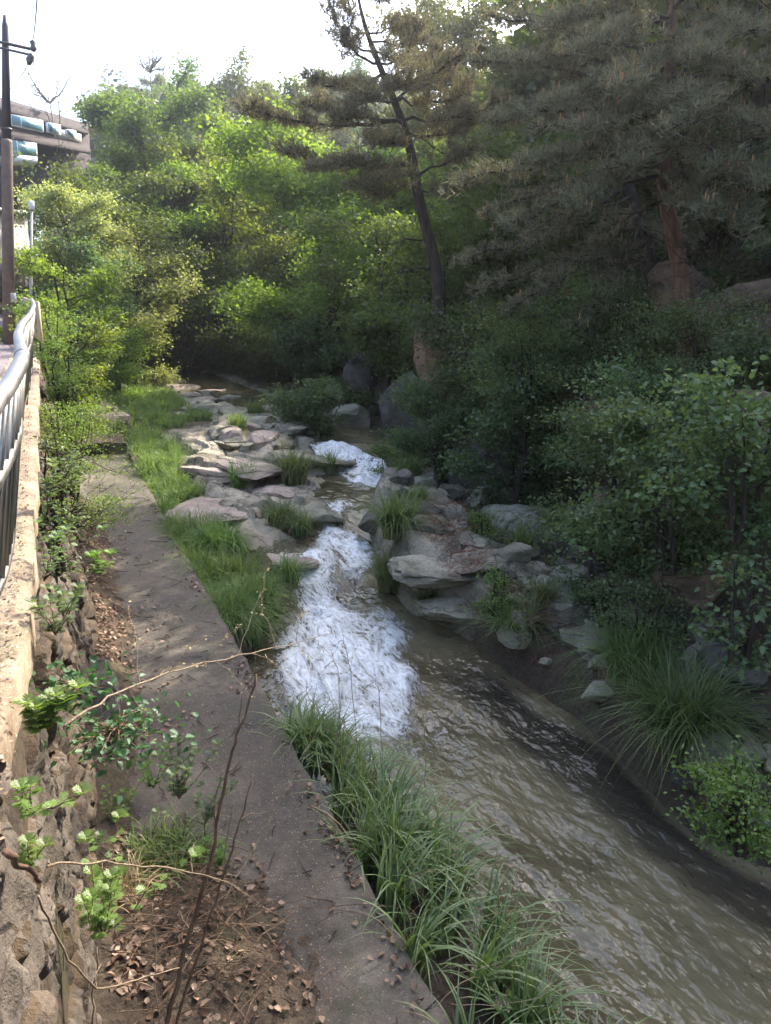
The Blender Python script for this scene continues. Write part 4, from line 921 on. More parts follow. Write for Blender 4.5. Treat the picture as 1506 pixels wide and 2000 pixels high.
# bare trees on the skyline
def bare(label, px, pt, dist, seed, cr=1.6, group=None):
    p, h = place(px, pt, dist); r = np.random.default_rng(seed); tr = MB(); tips = []
    tk = bend(np.array([0, 0, -.3]), np.array([.3, 0, h]), r, 8, .1); tr.tube(tk, np.linspace(.16, .035, 9), 5)
    for j in range(60):
        i = r.integers(3, 9); a = r.uniform(0, 6.28); L = bend(tk[i], tk[i] + np.array([cos(a) * cr, sin(a) * cr, r.uniform(.8, 2.2)]) * r.uniform(.5, 1), r, 5, .2); tr.tube(L, np.linspace(.06, .025, 6), 4); twigs(r, tr, tips, L, .028, 6, .9)
    o = tr.build('bare_tree', M['bark_grey'], None, True); o.location = p; return tag(o, label, 'tree', group)
bare('bare branched tree standing between the building roof and the tall spreading tree', 88, 200, 58, 1)
bare('bare grey crown on the skyline right of the spreading tree', 285, 140, 64, 3)

# ---------------------------------------------------------------- grass
def zsurf(x, y):
    return np.where((x < XPATH) & (y < 24.6), .06 * y, terrain(x, y))
b = MB(); g = np.random.default_rng(31); RK = lambda x, y: rocky(x, y)[0]
def bank_grass(n, y0, y1, fx0, fx1, H, b, w=.012, lean=.5, keep=None, bias=(.1, -.1)):
    nc = n // 45; y = g.uniform(y0, y1, nc); x = fx0(y) + g.random(nc) * (fx1(y) - fx0(y)); i = np.repeat(np.arange(nc), 45); dd = disc(g, len(i), .13); x, y = np.maximum(x[i] + dd[:, 0], 2.09 if y0 > 8 and y1 < 27 else -9), y[i] + dd[:, 1]; n = len(x); cl = vn(x * 1.1, y * 1.1, 4) + .35 * vn(x * 4, y * 4, 2)
    s = (cl > .55 if keep is None else cl > keep) & (RK(x, y) < .45)
    for (a, b2, rx, ry) in ROCKXY:
        if rx > .35: s &= ((x - a) / rx) ** 2 + ((y - b2) / ry) ** 2 > .8
    x, y = x[s], y[s]
    P = np.stack([x, y, zsurf(x, y) - .02], 1); blades(b, P, H * (.6 + .8 * vn(x * 2, y * 2, 9)), g, w, lean, 4, bias)
Lx = lambda y: np.interp(y, YW, XL)
c = lambda v: (lambda y: np.full_like(y, v))
bank_grass(9000, 11.0, 16, c(2.08), lambda y: np.minimum(Lx(y) - .1, np.interp(y, [13.2, 14.2], [4.2, 2.9])), .8, b, .015, 1.1, .36)
bank_grass(16000, 14, 26, c(2.10), lambda y: np.interp(y, [14, 20, 26], [2.9, 3.3, 4.8]), .75, b, .018, 1.1, .42)
bank_grass(22000, 25, 40, c(1.6), lambda y: np.interp(y, [25, 36, 40], [5.2, 5.6, 4.5]), .8, b, .022, 1.0, .42)
bank_grass(3000, 24.6, 40, c(-.1), c(2.2), .5, b, .02, .5, .4)
tag(b.build('grass', M['grass']), 'dense green grass on the bank between the footpath and the rock shelf', kind='stuff')
b = MB(); bank_grass(5000, 3.5, 24, lambda y: np.interp(y, YW, XR) + .1, lambda y: np.interp(y, CY, CX) - .2, .22, b, .010, .6, .82)
tag(b.build('grass', M['grass_dark']), 'sparse low grass and sedge on the right bank', kind='stuff')
def tuft(label, px, py, z0, rad, H, n, seed, m='grass_dark', w=.010, lean=.75, bias=(0, 0), seg=7, stiff=.9, straw=0):
    p = ont(px, py); r = np.random.default_rng(seed); b = MB(); n = int(n * .62); d = disc(r, n, rad * .7); P = np.c_[d, np.zeros(n)]
    blades(b, P, H * 1.5, r, w * 1.9, lean * 1.3, seg, bias, 1.05); o = b.build('grass_tuft', M[m]); o.location = p; tag(o, label, 'grass tuft')
    if straw:
        b = MB(); d = disc(r, straw, rad); blades(b, np.c_[d, np.zeros(straw)], H * .8, r, w * .7, lean * 1.2, seg, bias, stiff); b.build('dead_blades', M['straw'], o)
    return o
TUFTS = [('large grass tuft on the rock shelf between two long slabs', 575, 945, .1, .45, .85, 700, 'grass_dark'),
 ('brownish grass tuft along the crack left of the big shelf tuft', 475, 950, .1, .4, .6, 450, 'grass'),
 ('narrow grass tuft on the pink slab near the water bend', 550, 1030, -.1, .4, .6, 500, 'grass_dark'),
 ('green tuft at the lip of the rapids below the pink tongue', 590, 1045, -.1, .3, .5, 350, 'grass_dark'),
 ('slim tuft between the grey slab and the upper white cascade', 645, 925, .1, .25, .6, 300, 'grass_dark'),
 ('tall dark sedge tuft standing in the middle of the stream', 775, 1050, -.1, .38, .85, 800, 'grass_dark'),
 ('round sedge tuft at the right side of the main rapids', 768, 1150, -.3, .42, .70, 900, 'grass_dark'),
 ('small sedge tuft trailing right of the round one in the rapids', 840, 1190, -.35, .25, .4, 350, 'grass_dark'),
 ('grass tuft hanging over the pool under the rounded slab', 1010, 1250, -.25, .35, .62, 800, 'grass_dark'),
 ('grey-green drooping tuft right of the boulder ledge', 1020, 1085, .1, .25, .55, 380, 'grass_dark'),
 ('thin drooping tuft between the ledge and the squarish boulder', 1060, 1190, .0, .22, .5, 350, 'grass_dark'),
 ('second largest grass tuft on the right bank', 1235, 1330, -.1, .42, .75, 950, 'grass_dark'),
 ('largest grass tuft, arching over the water near the right edge', 1330, 1465, -.1, .42, .95, 1300, 'grass_dark'),
 ('bright grass clump beside the footpath opposite the rapids', 430, 1085, -.1, .5, .62, 1100, 'grass'),
 ('grass clump at the footpath edge just above the open water', 500, 1190, -.2, .40, .55, 900, 'grass'),
 ('low grass clump where the footpath meets the rapids', 455, 1140, -.1, .35, .5, 700, 'grass'),
 ('grass clump beneath the low cliff right of the upper cascade', 800, 935, .2, .4, .6, 500, 'grass_dark'),
 ('yellowish grass tuft in the middle of the stony bed', 500, 810, .25, .5, .6, 300, 'grass'),
 ('rusty grass tuft below the yellowish one in the stony bed', 465, 840, .2, .4, .6, 300, 'grass'),
 ('pale sunlit grass tuft at the left edge of the stony bed', 275, 750, .2, .7, .7, 350, 'grass'),
 ('low tuft growing at the foot of the top block of the ledge', 815, 985, .1, .25, .4, 300, 'grass_dark'),
 ('sunlit yellow grass clump behind the raised concrete blocks', 165, 690, .4, .7, .9, 500, 'grass')]
for k, (lb, px, py, z0, rad, H, n, m) in enumerate(TUFTS):
    near = py > 1100; tuft(lb, px, py, z0, rad, H, n, 400 + k, m, .011 if not near else .009, .8, straw=n // 10)
# reeds at the near edge of the path: countable clumps merge into one stand
b = MB(); sb = MB()
for k in range(52):
    y = g.uniform(2.9, 7.9); x = 2.1 + g.random() * np.interp(y, [2.9, 5, 6.6, 7.9], [.8, .75, .62, .25]); n = 34
    d = disc(g, n, .11); P = np.c_[d + [x, y], np.full(n, gz(max(x, 2.1), y) - .05 + .05)]
    P[:, 2] = np.maximum(P[:, 2], .06 * y - .45)
    Hh = np.interp(y, [2.9, 4, 5.5, 7.9], [.8, .9, 1.15, .9])
    blades(b, P, Hh, g, .024, .75, 7, (.18, -.05), .95); blades(sb, P[:5], Hh, g, .010, .9, 7, (.25, 0), .8)
tag(b.build('reed_grass', M['reed']), 'thick stand of wet arching reed grass along the near edge of the footpath', 'reeds', kind='stuff')
tag(sb.build('dry_reed_grass', M['straw']), 'dry straw mixed in the near reed stand', 'dry reeds', kind='stuff')

# ---------------------------------------------------------------- handrail
RP = px_line([(-260, 1250, 1.5), (-120, 960, 2.2), (-45, 835, 2.9), (15, 757, 3.7), (36, 719, 4.1), (45, 697, 4.6), (40, 677, 5.6), (35, 656, 6.8), (43, 634, 8.6), (60, 615, 11.5), (67, 597, 16), (62, 585, 21)])
RP = smooth_line(RP, 6)
rail = empty('handrail', (-.45, 3, 3.2), 'worn silver steel pipe handrail curving along the coping', 'handrail')
def rail_part(name, bld, m='steel'): bld.build(name, M[m], rail, True, loc=(-.45, 3, 3.2)).location = (0, 0, 0)
rail_part('top_rail', MB().rod(RP, .038, 14))
cz_ = lambda y: 3.12 + .06 * y
def at_h(f):
    Q = RP.copy(); zc = cz_(Q[:, 1]); Q[:, 2] = zc + (RP[:, 2] - zc) * f; Q[:, 0] = RP[:, 0] - .18 * (1 - f); return Q
rail_part('middle_rail', MB().rod(at_h(.66), .030, 12)); rail_part('lower_rail', MB().rod(at_h(.10), .022, 10))
seg = np.r_[0, np.cumsum(np.linalg.norm(np.diff(RP, axis=0), axis=1))]; s = .1; k = 0
while s < seg[-1]:
    p = np.array([np.interp(s, seg, RP[:, i]) for i in range(3)]); zc = cz_(p[1]); h = p[2] - zc
    if k % 9 == 0: rail_part('post', MB().rod([[p[0] - .18, p[1], zc - .02], [p[0] - .09, p[1], zc + h * .5], [p[0], p[1], p[2] - .02]], .028, 12))
    elif s < 12: rail_part('baluster', MB().rod([[p[0] - .162, p[1], zc + h * .1], [p[0] - .061, p[1], zc + h * .66], [p[0] - .005, p[1], p[2] - .03]], .015, 8))
    s += .19 if s < 12 else .3; k += 1
rail_part('rail_joint', MB().rod([RP[30], RP[31]], .041, 14))
# beige slatted fence beyond
fe = empty('slat_fence', hd(55, 585, 24), 'pale beige slatted fence beyond the far end of the handrail', 'fence'); fb = MB(); fl = hd(55, 585, 24)
A, B_ = hd(40, 580, 30), hd(74, 592, 21)
for k in range(40):
    t = k / 39; p = A * (1 - t) + B_ * t; fb.box([p[0], p[1], p[2] - .45], [.07, .05, .95], .9)
fb.build('slat', M['fence'], fe, loc=fl).location = (0, 0, 0)
fb = MB(); fb.rod([A + [0, .06, 0], B_ + [0, .06, 0]], .03, 6); fb.rod([A + [0, .06, -.8], B_ + [0, .06, -.8]], .03, 6); fb.build('fence_rail', M['fence'], fe, loc=fl).location = (0, 0, 0)

# ---------------------------------------------------------------- utility pole, cables
PD = 27.0; pb = hd(12, 612, PD); pt = hd(10, 30, PD); pb[2] = 3.10 + .06 * pb[1]
pole = empty('utility_pole', pb, 'tall brown utility pole with a steel crossarm at the left edge', 'utility pole')
def pp(name, bld, m): return bld.build(name, M[m], pole, True, loc=pb)
def fixp(o): o.location = (0, 0, 0); return o
fixp(pp('shaft', MB().rod([pb, pb + (pt - pb) * .63, pb + (pt - pb) * .64], [.19, .16, .15], 14), 'pole'))
fixp(pp('steel_top', MB().rod([pb + (pt - pb) * .635, pb + (pt - pb) * .97, pt], [.135, .09, .05], 12), 'darkmetal'))
ca, cb = hd(-40, 78, PD + .6), hd(66, 102, PD - .9)
fixp(pp('crossarm', MB().rod([ca + [0, 0, .07], cb + [0, 0, .07]], .045, 4).rod([ca - [0, 0, .09], cb - [0, 0, .09]], .035, 4), 'darkmetal'))
for q in (cb,): 
    fixp(pp('insulator', MB().rod([q + [0, 0, .02], q + [0, 0, .1], q + [0, 0, .18], q + [0, 0, .26], q + [0, 0, .32]], [.05, .10, .06, .10, .03], 10), 'porcelain'))
    e = hd(57, 118, PD - .9); fixp(pp('insulator', MB().rod([q - [0, 0, .1], q * .6 + e * .4, e, e - [.02, 0, .12]], [.05, .09, .10, .05], 10), 'porcelain'))
for f in (.33, .36, .10, .52, .67):
    c0 = pb + (pt - pb) * f; fixp(pp('band', MB().rod([c0 - [0, 0, .03], c0 + [0, 0, .03]], .19 - .05 * f, 14), 'darkmetal'))
c0 = pb + (pt - pb) * .15 + [.14, -.16, 0]; fixp(pp('meter_box', MB().box(c0, [.16, .12, .28]), 'greywall'))
def cable(label, A, B, sag=.5, r=.012):
    t = np.linspace(0, 1, 18)[:, None]; P = A + (B - A) * t; P[:, 2] -= sag * 4 * (t * (1 - t))[:, 0]
    o = MB().rod(P, r, 5).build('cable', M['wire'], None, True); return tag(o, label, 'cable')
cable('thin cable rising from the crossarm tip to the top of the picture', cb + [0, 0, .3], hd(76, -60, 12), .1)
cable('thin cable sloping down left from the hanging insulator', hd(57, 120, PD - .9), hd(18, 175, 34), .1)
cable('loop of cable under the crossarm tip', hd(66, 104, PD - .9), hd(62, 136, PD - .9), .12, .012)
cable('slack cable passing low beside the brown pole', hd(14, 385, PD), hd(70, 420, 40), .4)
cable('thin cable crossing behind the brown pole near the roof', hd(-20, 190, 25), hd(30, 262, 60), .6)
# small street lamp
lp = hd(50, 560, 34); lp[2] = 3.1 + .06 * lp[1]; lt = hd(62, 404, 34)
lamp = empty('small_pole', lp, 'thin pale leaning pole with a box at its top beside the grey wall', 'pole')
MB().rod([lp, lt], [.06, .045], 8).build('shaft', M['greywall'], lamp, True, loc=lp).location = (0, 0, 0)
MB().box(lt + [0, 0, .05], [.22, .22, .32]).build('lamp_box', M['white'], lamp, loc=lp).location = (0, 0, 0)
MB().box(lp + (lt - lp) * .6 + [.1, -.1, 0], [.2, .15, .4]).build('switch_box', M['greywall'], lamp, loc=lp).location = (0, 0, 0)

# ---------------------------------------------------------------- building
bo = hd(30, 330, 58); bl = np.array([bo[0] - 6.5, bo[1], 0.0]); bl[2] = gz(bl[0], bl[1]) - 1
bld = empty('building', bl, 'two storey house with brown shingle roofs and blue windows behind the pole', 'building')
def bp(name, x, m, par=None): 
    o = x.build(name, M[m], par or bld, loc=bl); o.location = (0, 0, 0); return o
# a long facade that runs from the left frame edge back to the right, following pixel rows
def slab_px(x0, yt0, yb0, x1, yt1, yb1, d0, d1, thick, out=0.0):
    a, b2, c2, d2 = hd(x0, yt0, d0 - out), hd(x0, yb0, d0 - out), hd(x1, yt1, d1 - out), hd(x1, yb1, d1 - out)
    a[:2] = b2[:2]; c2[:2] = d2[:2]
    nrm = np.cross(c2 - a, [0, 0, 1.0]); nrm /= np.linalg.norm(nrm); back = -nrm * thick if nrm @ (CAM - a) > 0 else nrm * thick
    V = [b2, d2, c2, a]; V = V + [v + back for v in V]
    return MB().add(V, [(0, 1, 2, 3), (5, 4, 7, 6), (4, 0, 3, 7), (1, 5, 6, 2), (3, 2, 6, 7), (4, 5, 1, 0)])
bp('wall', slab_px(-260, 120, 430, 185, 245, 400, 52, 60, 6), 'bwall')
def roof_px(x0, yr0, ye0, x1, yr1, ye1, d0, d1, over, rise):
    e0, e1 = hd(x0, ye0, d0 - over), hd(x1, ye1, d1 - over); r0, r1 = hd(x0, yr0, d0 + rise), hd(x1 - 8, yr1, d1 + rise)
    dn = np.array([0, 0, -.18]); V = [e0, e1, r1, r0, e0 + dn, e1 + dn, r1 + dn, r0 + dn]
    return MB().add(V, [(0, 1, 2, 3), (7, 6, 5, 4), (4, 5, 1, 0), (1, 5, 6, 2), (4, 0, 3, 7), (3, 2, 6, 7)])
bp('roof', roof_px(-260, 110, 140, 172, 240, 258, 52, 60, .9, 5), 'shingle')
bp('lower_roof', roof_px(-260, 190, 220, 178, 275, 296, 52, 60, 1.6, -.1), 'shingle')
for (x0, a0, b0, x1, a1, b1, lb) in [(26, 225, 243, 84, 237, 256, 'w'), (98, 241, 256, 118, 246, 262, 'w'), (21, 272, 300, 72, 282, 304, 'w'), (135, 254, 262, 148, 257, 270, 'w')]:
    f = bp('window', slab_px(x0 - 2, a0 - 2, b0 + 2, x1 + 2, a1 - 2, b1 + 2, 56, 57, .2, 1.3), 'white')
    bp('pane', slab_px(x0, a0, b0, x1, a1, b1, 56, 57, .1, 1.36), 'glass', f)
    xm = x0 + (x1 - x0) * .27; t = .27; bp('mullion', slab_px(xm, a0 + (a1 - a0) * t, b0 + (b1 - b0) * t, xm + 1.2, a0 + (a1 - a0) * t, b0 + (b1 - b0) * t, 56.2, 56.2, .1, 1.42), 'white', f)
bp('balcony', slab_px(10, 300, 316, 74, 306, 318, 55, 55.5, 1.2, 1.9), 'white')
bp('upper_wall_band', slab_px(110, 250, 268, 160, 262, 278, 57, 58.5, .2, 1.2), 'greywall')
# grey garden wall below it
gl = hd(30, 440, 36); gl[2] = gz(gl[0], gl[1])
gw = slab_px(-60, 402, 560, 66, 418, 560, 35, 40, .4).build('garden_wall', M['greywall'], None, loc=gl); tag(gw, 'grey concrete garden wall below the house, behind the pole', 'wall')
MBg = slab_px(-60, 398, 403, 68, 414, 419, 35, 40, .6, .1); MBg.build('wall_cap', M['white'], gw, loc=gl)
for o in gw.children: o.location = (0, 0, 0)

# ---------------------------------------------------------------- raised blocks at the head of the path
def cblock(label, cx, cy, z, sx, sy, sz):
    r = np.random.default_rng(int(cy)); o = MB().box([0, 0, 0], [sx, sy, sz], b=.03).build('concrete_block', M['block']); o.location = (cx, cy, z); o.rotation_euler = (0, 0, .05); return tag(o, label, 'concrete block')
p = pl(215, 870, .0); cblock('raised stained concrete block closing the head of the footpath', 1.45, p[1] + 1.2, .06 * p[1] + .42, 1.75, 1.6, 1.0)
cblock('broad slab lying behind the raised stained block', 1.1, p[1] + 4.3, .06 * p[1] + .8, 1.9, 3.6, .5)
cblock('brown concrete stub standing against the wall near the far slabs', .75, 33, 2.0 + .75, 1.1, .8, 1.1)

# ---------------------------------------------------------------- debris at the wall foot, litter, sticks
b = MB(); DX, DY = np.meshgrid(np.linspace(-.25, 1.55, 90), np.linspace(1.2, 18.0, 560))
dh = .34 * np.exp(-((DX + .15 - np.interp(DY, [5, 10.5], [0, .42])) / .36) ** 2) + .22 * np.exp(-(((DX - .55) / .55) ** 2 + ((DY - 4.6) / 1.1) ** 2)); dh = dh * (1 + .35 * fbm(DX * 2, DY * 2, 4, 4)) + .05 * fbm(DX * 5, DY * 5, 1, 4) - .045
b.grid(DX, DY, .06 * DY + dh); tag(b.build('soil', M['soil'], smooth=True), 'mound of dark soil washed up at the wall foot', kind='stuff')
def debz(x, y):
    dh = .34 * np.exp(-((x + .15 - np.interp(y, [5, 10.5], [0, .42])) / .36) ** 2) + .22 * np.exp(-(((x - .55) / .55) ** 2 + ((y - 4.6) / 1.1) ** 2)); return .06 * y + np.maximum(.01, dh * (1 + .35 * fbm(x * 2, y * 2, 4, 4)) + .05 * fbm(x * 5, y * 5, 1, 4) - .04)
b = MB(); n = 4800; y = 1.5 + g.random(n) ** 1.1 * 17; x = np.clip(g.exponential(.22, n) + np.interp(y, [3, 6, 10.5], [.0, .1, .32]), 0, 1.95)
near = g.random(n) < .14; x[near] = g.uniform(.1, 1.3, near.sum()); y[near] = g.uniform(2.5, 5.6, near.sum())
ed = g.random(n) < .12; x[ed] = 2.0 - g.exponential(.07, ed.sum())
P = np.stack([x, y, debz(x, y) + .015], 1); P = P[(vn(x * 2.2, y * 2.2, 3) > .42) | near]; leaves6(b, P, .065, .045, g, .75, None, .0)
tag(b.build('fallen_leaves', M['litter']), 'dry fallen leaves gathered along the wall foot and path edge', kind='stuff')
b = MB(); n = 16000; x = g.uniform(0.0, 2.03, n); y = g.uniform(1.5, 18, n); q = vn(x * 1.5, y * 1.1, 8) + .5 * vn(x * 6, y * 6, 2) > .82 - .3 * (x > 1.85); x, y = x[q], y[q]; P = np.stack([x, y, .06 * y + .018 + 0 * x], 1); P[:, 2] = np.maximum(P[:, 2], .06 * y + .02)
leaves(b, P, .016, .010, g, .9, None, .1, 0.0); tag(b.build('debris', M['litter']), 'fine crumbs of leaf and bark strewn over the footpath', kind='stuff')
b = MB(); n = 3500; y = 1.2 + 10 * g.random(n) ** 1.5; x = -.84 + .62 * g.random(n) ** .7; P = np.stack([x, y, 3.135 + .06 * y], 1); leaves(b, P, .022, .016, g, .9, None, .0, 0.0); tag(b.build('grit', M['litter']), 'crumbs of leaf and gravel on the sunlit wall coping', kind='stuff')
b = MB(); n = 5200; k_ = g.integers(0, 5, n)
cen = np.array([ont(*q) for q in [(900, 1010), (890, 1075), (925, 1150), (870, 1045), (1060, 1240)]])
P = cen[k_] + g.normal(size=(n, 3)) * [.22, .35, .02]
rr_ = bpy.context.view_layer; rr_.update(); dg = bpy.context.evaluated_depsgraph_get()
def drop(p, top=2.5):
    hit, loc, *_ = S.ray_cast(dg, (p[0], p[1], p[2] + top), (0, 0, -1)); return loc[2] if hit else p[2]
for i in range(n): P[i, 2] = drop(P[i], 1.2) + .014
leaves(b, P, .09, .010, g, .9, None, 0, 0); tag(b.build('fallen_needles', M['redneedle']), 'reddish pine needles lying in patches on the right ledge', kind='stuff')
b = MB(); n = 9000; y = g.uniform(4, 24, n); x = np.interp(y, YW, XR) + g.uniform(.3, 6, n); P = np.stack([x, y, terrain(x, y) + .02], 1); leaves6(b, P, .06, .04, g, .8, None, 0)
tag(b.build('leaf_litter', M['litter']), 'brown leaf litter over the shaded right bank', kind='stuff')

def stick(name, label, pts, r0, r1, m='twig', cat='dead stem', side=0, seed=0, sl=.25, seeds=False, w=.0):
    r = np.random.default_rng(seed); P = smooth_line(px_line(pts), 5); P += r.normal(size=P.shape) * .004
    base = P[0].copy(); root = empty(name, base, label, cat); tr = MB().rod(P, np.linspace(r0, r1, len(P)) * .75, 7)
    tr.build('stem', M[m], root, True, loc=base).location = (0, 0, 0)
    if side:
        sb2 = MB(); sd = MB(); anys = False
        for k in range(side):
            i = int(len(P) * (.25 + .7 * k / side)); d = unit(P[min(i + 1, len(P) - 1)] - P[i - 1]); up = np.array([0, 0, 1.0]) * (1 if k % 2 else -.55)
            q = P[i] + (d * .35 + up * r.uniform(.5, 1.0) + r.normal(size=3) * .25) * sl; L = bend(P[i], q, r, 7, .2, .10); L[:, :] += np.outer(np.linspace(0, 1, 8) ** 2, d * .06)
            MB().tube(L, np.linspace(r1 * .8, r1 * .35, 8), 5).build('side_twig', M['twig_pale'], root, True, loc=base).location = (0, 0, 0)
            if seeds:
                for j in range(3, 8):
                    for _ in range(3): leaves(sd, L[j][None] + r.normal(size=(1, 3)) * .006, .014, .008, r, .3); anys = True
        if anys: sd.build('seed_heads', M['straw'], root, loc=base).location = (0, 0, 0)
    return root
stick('dead_stem', 'long bare brown stem standing up from the brush pile', [(318, 2040, 3.7), (360, 1850, 3.7), (415, 1680, 3.65), (445, 1500, 3.6), (470, 1420, 3.6), (502, 1318, 3.55)], .020, .007, side=4, seed=3, sl=.2)
stick('dead_stem', 'second bare stem forking beside the long one', [(330, 2040, 3.8), (390, 1850, 3.8), (440, 1700, 3.8), (470, 1600, 3.8), (492, 1515, 3.8)], .013, .004, side=3, seed=4, sl=.25)
stick('dry_weed', 'dry weed stalk with curled seed sprays arching over the footpath', [(128, 1415, 2.5), (230, 1350, 2.8), (330, 1312, 3.1), (440, 1285, 3.4), (560, 1262, 3.8), (650, 1235, 4.2)], .006, .0025, 'twig_pale', 'dead weed', 13, 5, .30, True)
stick('dry_weed', 'thin pale twig crossing low above the brush pile', [(90, 1690, 2.6), (200, 1685, 2.9), (330, 1695, 3.1), (440, 1720, 3.3), (560, 1800, 3.6)], .006, .003, 'twig_pale', 'dead weed', 6, 6, .18)
stick('dry_weed', 'pale arched stem looping at the wall foot near the bottom', [(75, 1750, 2.4), (120, 1850, 2.6), (190, 1935, 2.8), (270, 1915, 3.0), (350, 1890, 3.2)], .006, .004, 'twig_pale', 'dead weed', 3, 7, .15)
stick('dry_weed', 'thin straight stalk leaning across the path edge toward the water', [(430, 1770, 3.6), (500, 1650, 3.8), (560, 1540, 4.0), (625, 1420, 4.2)], .004, .002, 'twig_pale', 'dead weed', 4, 8, .15)
stick('dry_weed', 'short upright stalk beside the mugwort at the bottom left', [(180, 2000, 2.9), (185, 1920, 2.9), (192, 1850, 2.9)], .006, .004, 'twig_pale', 'dead weed')
stick('dry_weed', 'thin upright stalk left of the long brown stem', [(312, 2030, 3.3), (305, 1900, 3.3), (298, 1760, 3.3)], .004, .003, 'twig_pale', 'dead weed')
stick('broken_branch', 'broken reddish stub sticking out of the wall', [(10, 1665, 1.9), (45, 1690, 2.0), (80, 1720, 2.1)], .013, .008, 'bark_red', 'branch')
# brush pile
root = empty('brush_pile', (.75, 4.6, .4), 'tangled pile of thin dead brown twigs on the mound', 'brush pile'); b = MB()
for k in range(95):
    a = g.uniform(-1.3, .9); L = g.uniform(.2, 1.1); c0 = np.array([g.normal(.80, .34), g.normal(4.7, .40), 0]); d = np.array([cos(a), sin(a), 0]) * L / 2
    P = bend(c0 - d, c0 + d, g, 6, .12); P[:, 2] = debz(P[:, 0], P[:, 1]) + .03 + g.random() * .16 + .08 * np.sin(np.linspace(0, pi, 7)); b.tube(P, np.linspace(.005, .002, 7), 4)
b.build('twigs', M['twig'], root, True, loc=(.75, 4.6, .4)).location = (0, 0, 0)
b = MB()
for k in range(160):
    y = g.uniform(3, 17); x = g.uniform(.2, 2); a = g.uniform(0, 6); L = g.uniform(.05, .28); d = np.array([cos(a), sin(a), 0]) * L
    P = bend(np.array([x, y, 0]), np.array([x, y, 0]) + d, g, 4, .2); P[:, 2] = debz(P[:, 0], P[:, 1]) + .012; b.tube(P, np.linspace(.006, .003, 5), 5)
tag(b.build('twig_debris', M['bark'], None, True), 'short dark twigs lying on the footpath', kind='stuff')
# reed plumes
for k, (x0, y0, x1, y1, lb) in enumerate([(700, 1480, 672, 1250, 'tallest dry reed plume standing before the rapids'), (665, 1480, 655, 1290, 'dry reed plume just left of the tallest one'), (690, 1500, 600, 1350, 'dry reed plume drooping to the left over the foam'),
        (745, 1500, 735, 1330, 'dry reed plume right of the tallest one'), (720, 1520, 640, 1350, 'thin dry reed plume between the tallest and the drooping one'), (830, 1540, 822, 1380, 'bent dry reed at the right of the plume group')]):
    stick('dry_reed', lb, [(x0, y0, 6.6), ((x0 + x1) / 2 + 4, (y0 + y1) / 2, 6.7), (x1 + 6, y1 + 20, 6.75), (x1 - 3, y1 - 2, 6.8), (x1 - 22, y1 + 14, 6.8)], .005, .003, 'twig_pale', 'dry reed', 5, 20 + k, .10, True)
for k, (pts) in enumerate([[(930, 1770, 4.4), (960, 1800, 4.4), (1000, 1760, 4.5), (1010, 1690, 4.6)], [(900, 1900, 4.0), (980, 1880, 4.1), (1040, 1840, 4.2), (1060, 1800, 4.3)], [(880, 1960, 3.9), (960, 1965, 4.0), (1060, 1950, 4.1), (1080, 1920, 4.2)], [(840, 1620, 5.1), (860, 1590, 5.2), (930, 1560, 5.3), (870, 1520, 5.4)]]):
    stick('dry_reed', ['curled straw hooked over the water at mid height', 'curled straw arching out near the bottom of the reed stand', 'lowest straw trailing over the water at the bottom', 'bent straw at the upper right of the reed stand'][k], pts, .004, .002, 'twig_pale', 'dry reed', 5, 40 + k, .22)

# ---------------------------------------------------------------- plants on and below the wall
def lobed(b, P, D, L, r):       # mugwort leaf: midrib with pointed lobes
    for p, d in zip(P, D):
        d = unit(d); s = unit(np.cross(d, [0, 0, 1.0])); n = np.cross(s, d)
        a = r.random()
        for t, sd, ln in ((0, 0, 1.0), (.2, 1, .5), (.2, -1, .5), (.42, 1, .52), (.42, -1, .52), (.62, 1, .4), (.62, -1, .4)):
            o_ = p + d * L * t; dd = unit(d * (1 if sd == 0 else .75) + s * sd * .8 + n * .1); w = L * (.10 if sd == 0 else .075); l = L * ln; sp = unit(np.cross(dd, n)) * w
            b.add([o_, o_ + dd * l * .5 + sp, o_ + dd * l - n * l * .15, o_ + dd * l * .5 - sp], [(0, 1, 2, 3)], a)
def mugwort(label, px, py, dist, h, nst, seed, L=.075, m='leaf_weed', spread=.5, out=(.5, 0), per=14, name='mugwort_plant'):
    base = hd(px, py, dist); r = np.random.default_rng(seed); root = empty(name, base, label, 'weed'); st, lf = MB(), MB()
    for k in range(nst):
        q = np.array([r.normal() * spread + out[0], r.normal() * spread + out[1], 1.0]) * h * r.uniform(.6, 1.1); P = bend(np.zeros(3), q, r, 6, .15); P[:, 2] -= .0
        st.tube(P, np.linspace(.004, .0015, 7), 5)
        idx = r.integers(1, 7, per); a = r.uniform(0, 6.28, per); D = np.stack([np.cos(a), np.sin(a), r.uniform(-.2, .7, per)], 1); lobed(lf, P[idx], D, L * 1.0, r)
        lobed(lf, np.repeat(P[-1:], 5, 0), np.stack([np.cos(np.arange(5) * 1.26), np.sin(np.arange(5) * 1.26), np.full(5, .8)], 1), L, r)
    st.build('stem', M['twig'], root, True); lf.build('foliage', M[m], root); return root
mugwort('bright sunlit mugwort on top of the wall edge', 72, 1430, 2.35, .10, 9, 1, .045, out=(.5, .1))
mugwort('green mugwort growing up the wall foot near the bottom', 200, 1830, 3.3, .34, 9, 2, .055, out=(.1, .1), per=20)
mugwort('small mugwort sprig sprouting below the sunlit one', 60, 1590, 2.2, .09, 3, 3, .04, out=(.6, .1))
mugwort('tiny leafy sprig low on the near wall', 50, 1690, 2.2, .07, 3, 4, .035, out=(.5, 0))
mugwort('leafy weed rooted in the wall below the handrail end', 108, 1240, 3.9, .22, 5, 5, .05, out=(.1, 0), m='leaf_shrub')
mugwort('greyish weed on the wall face beside the coping', 92, 1120, 4.6, .26, 5, 6, .05, out=(.1, 0), m='leaf_shrub')
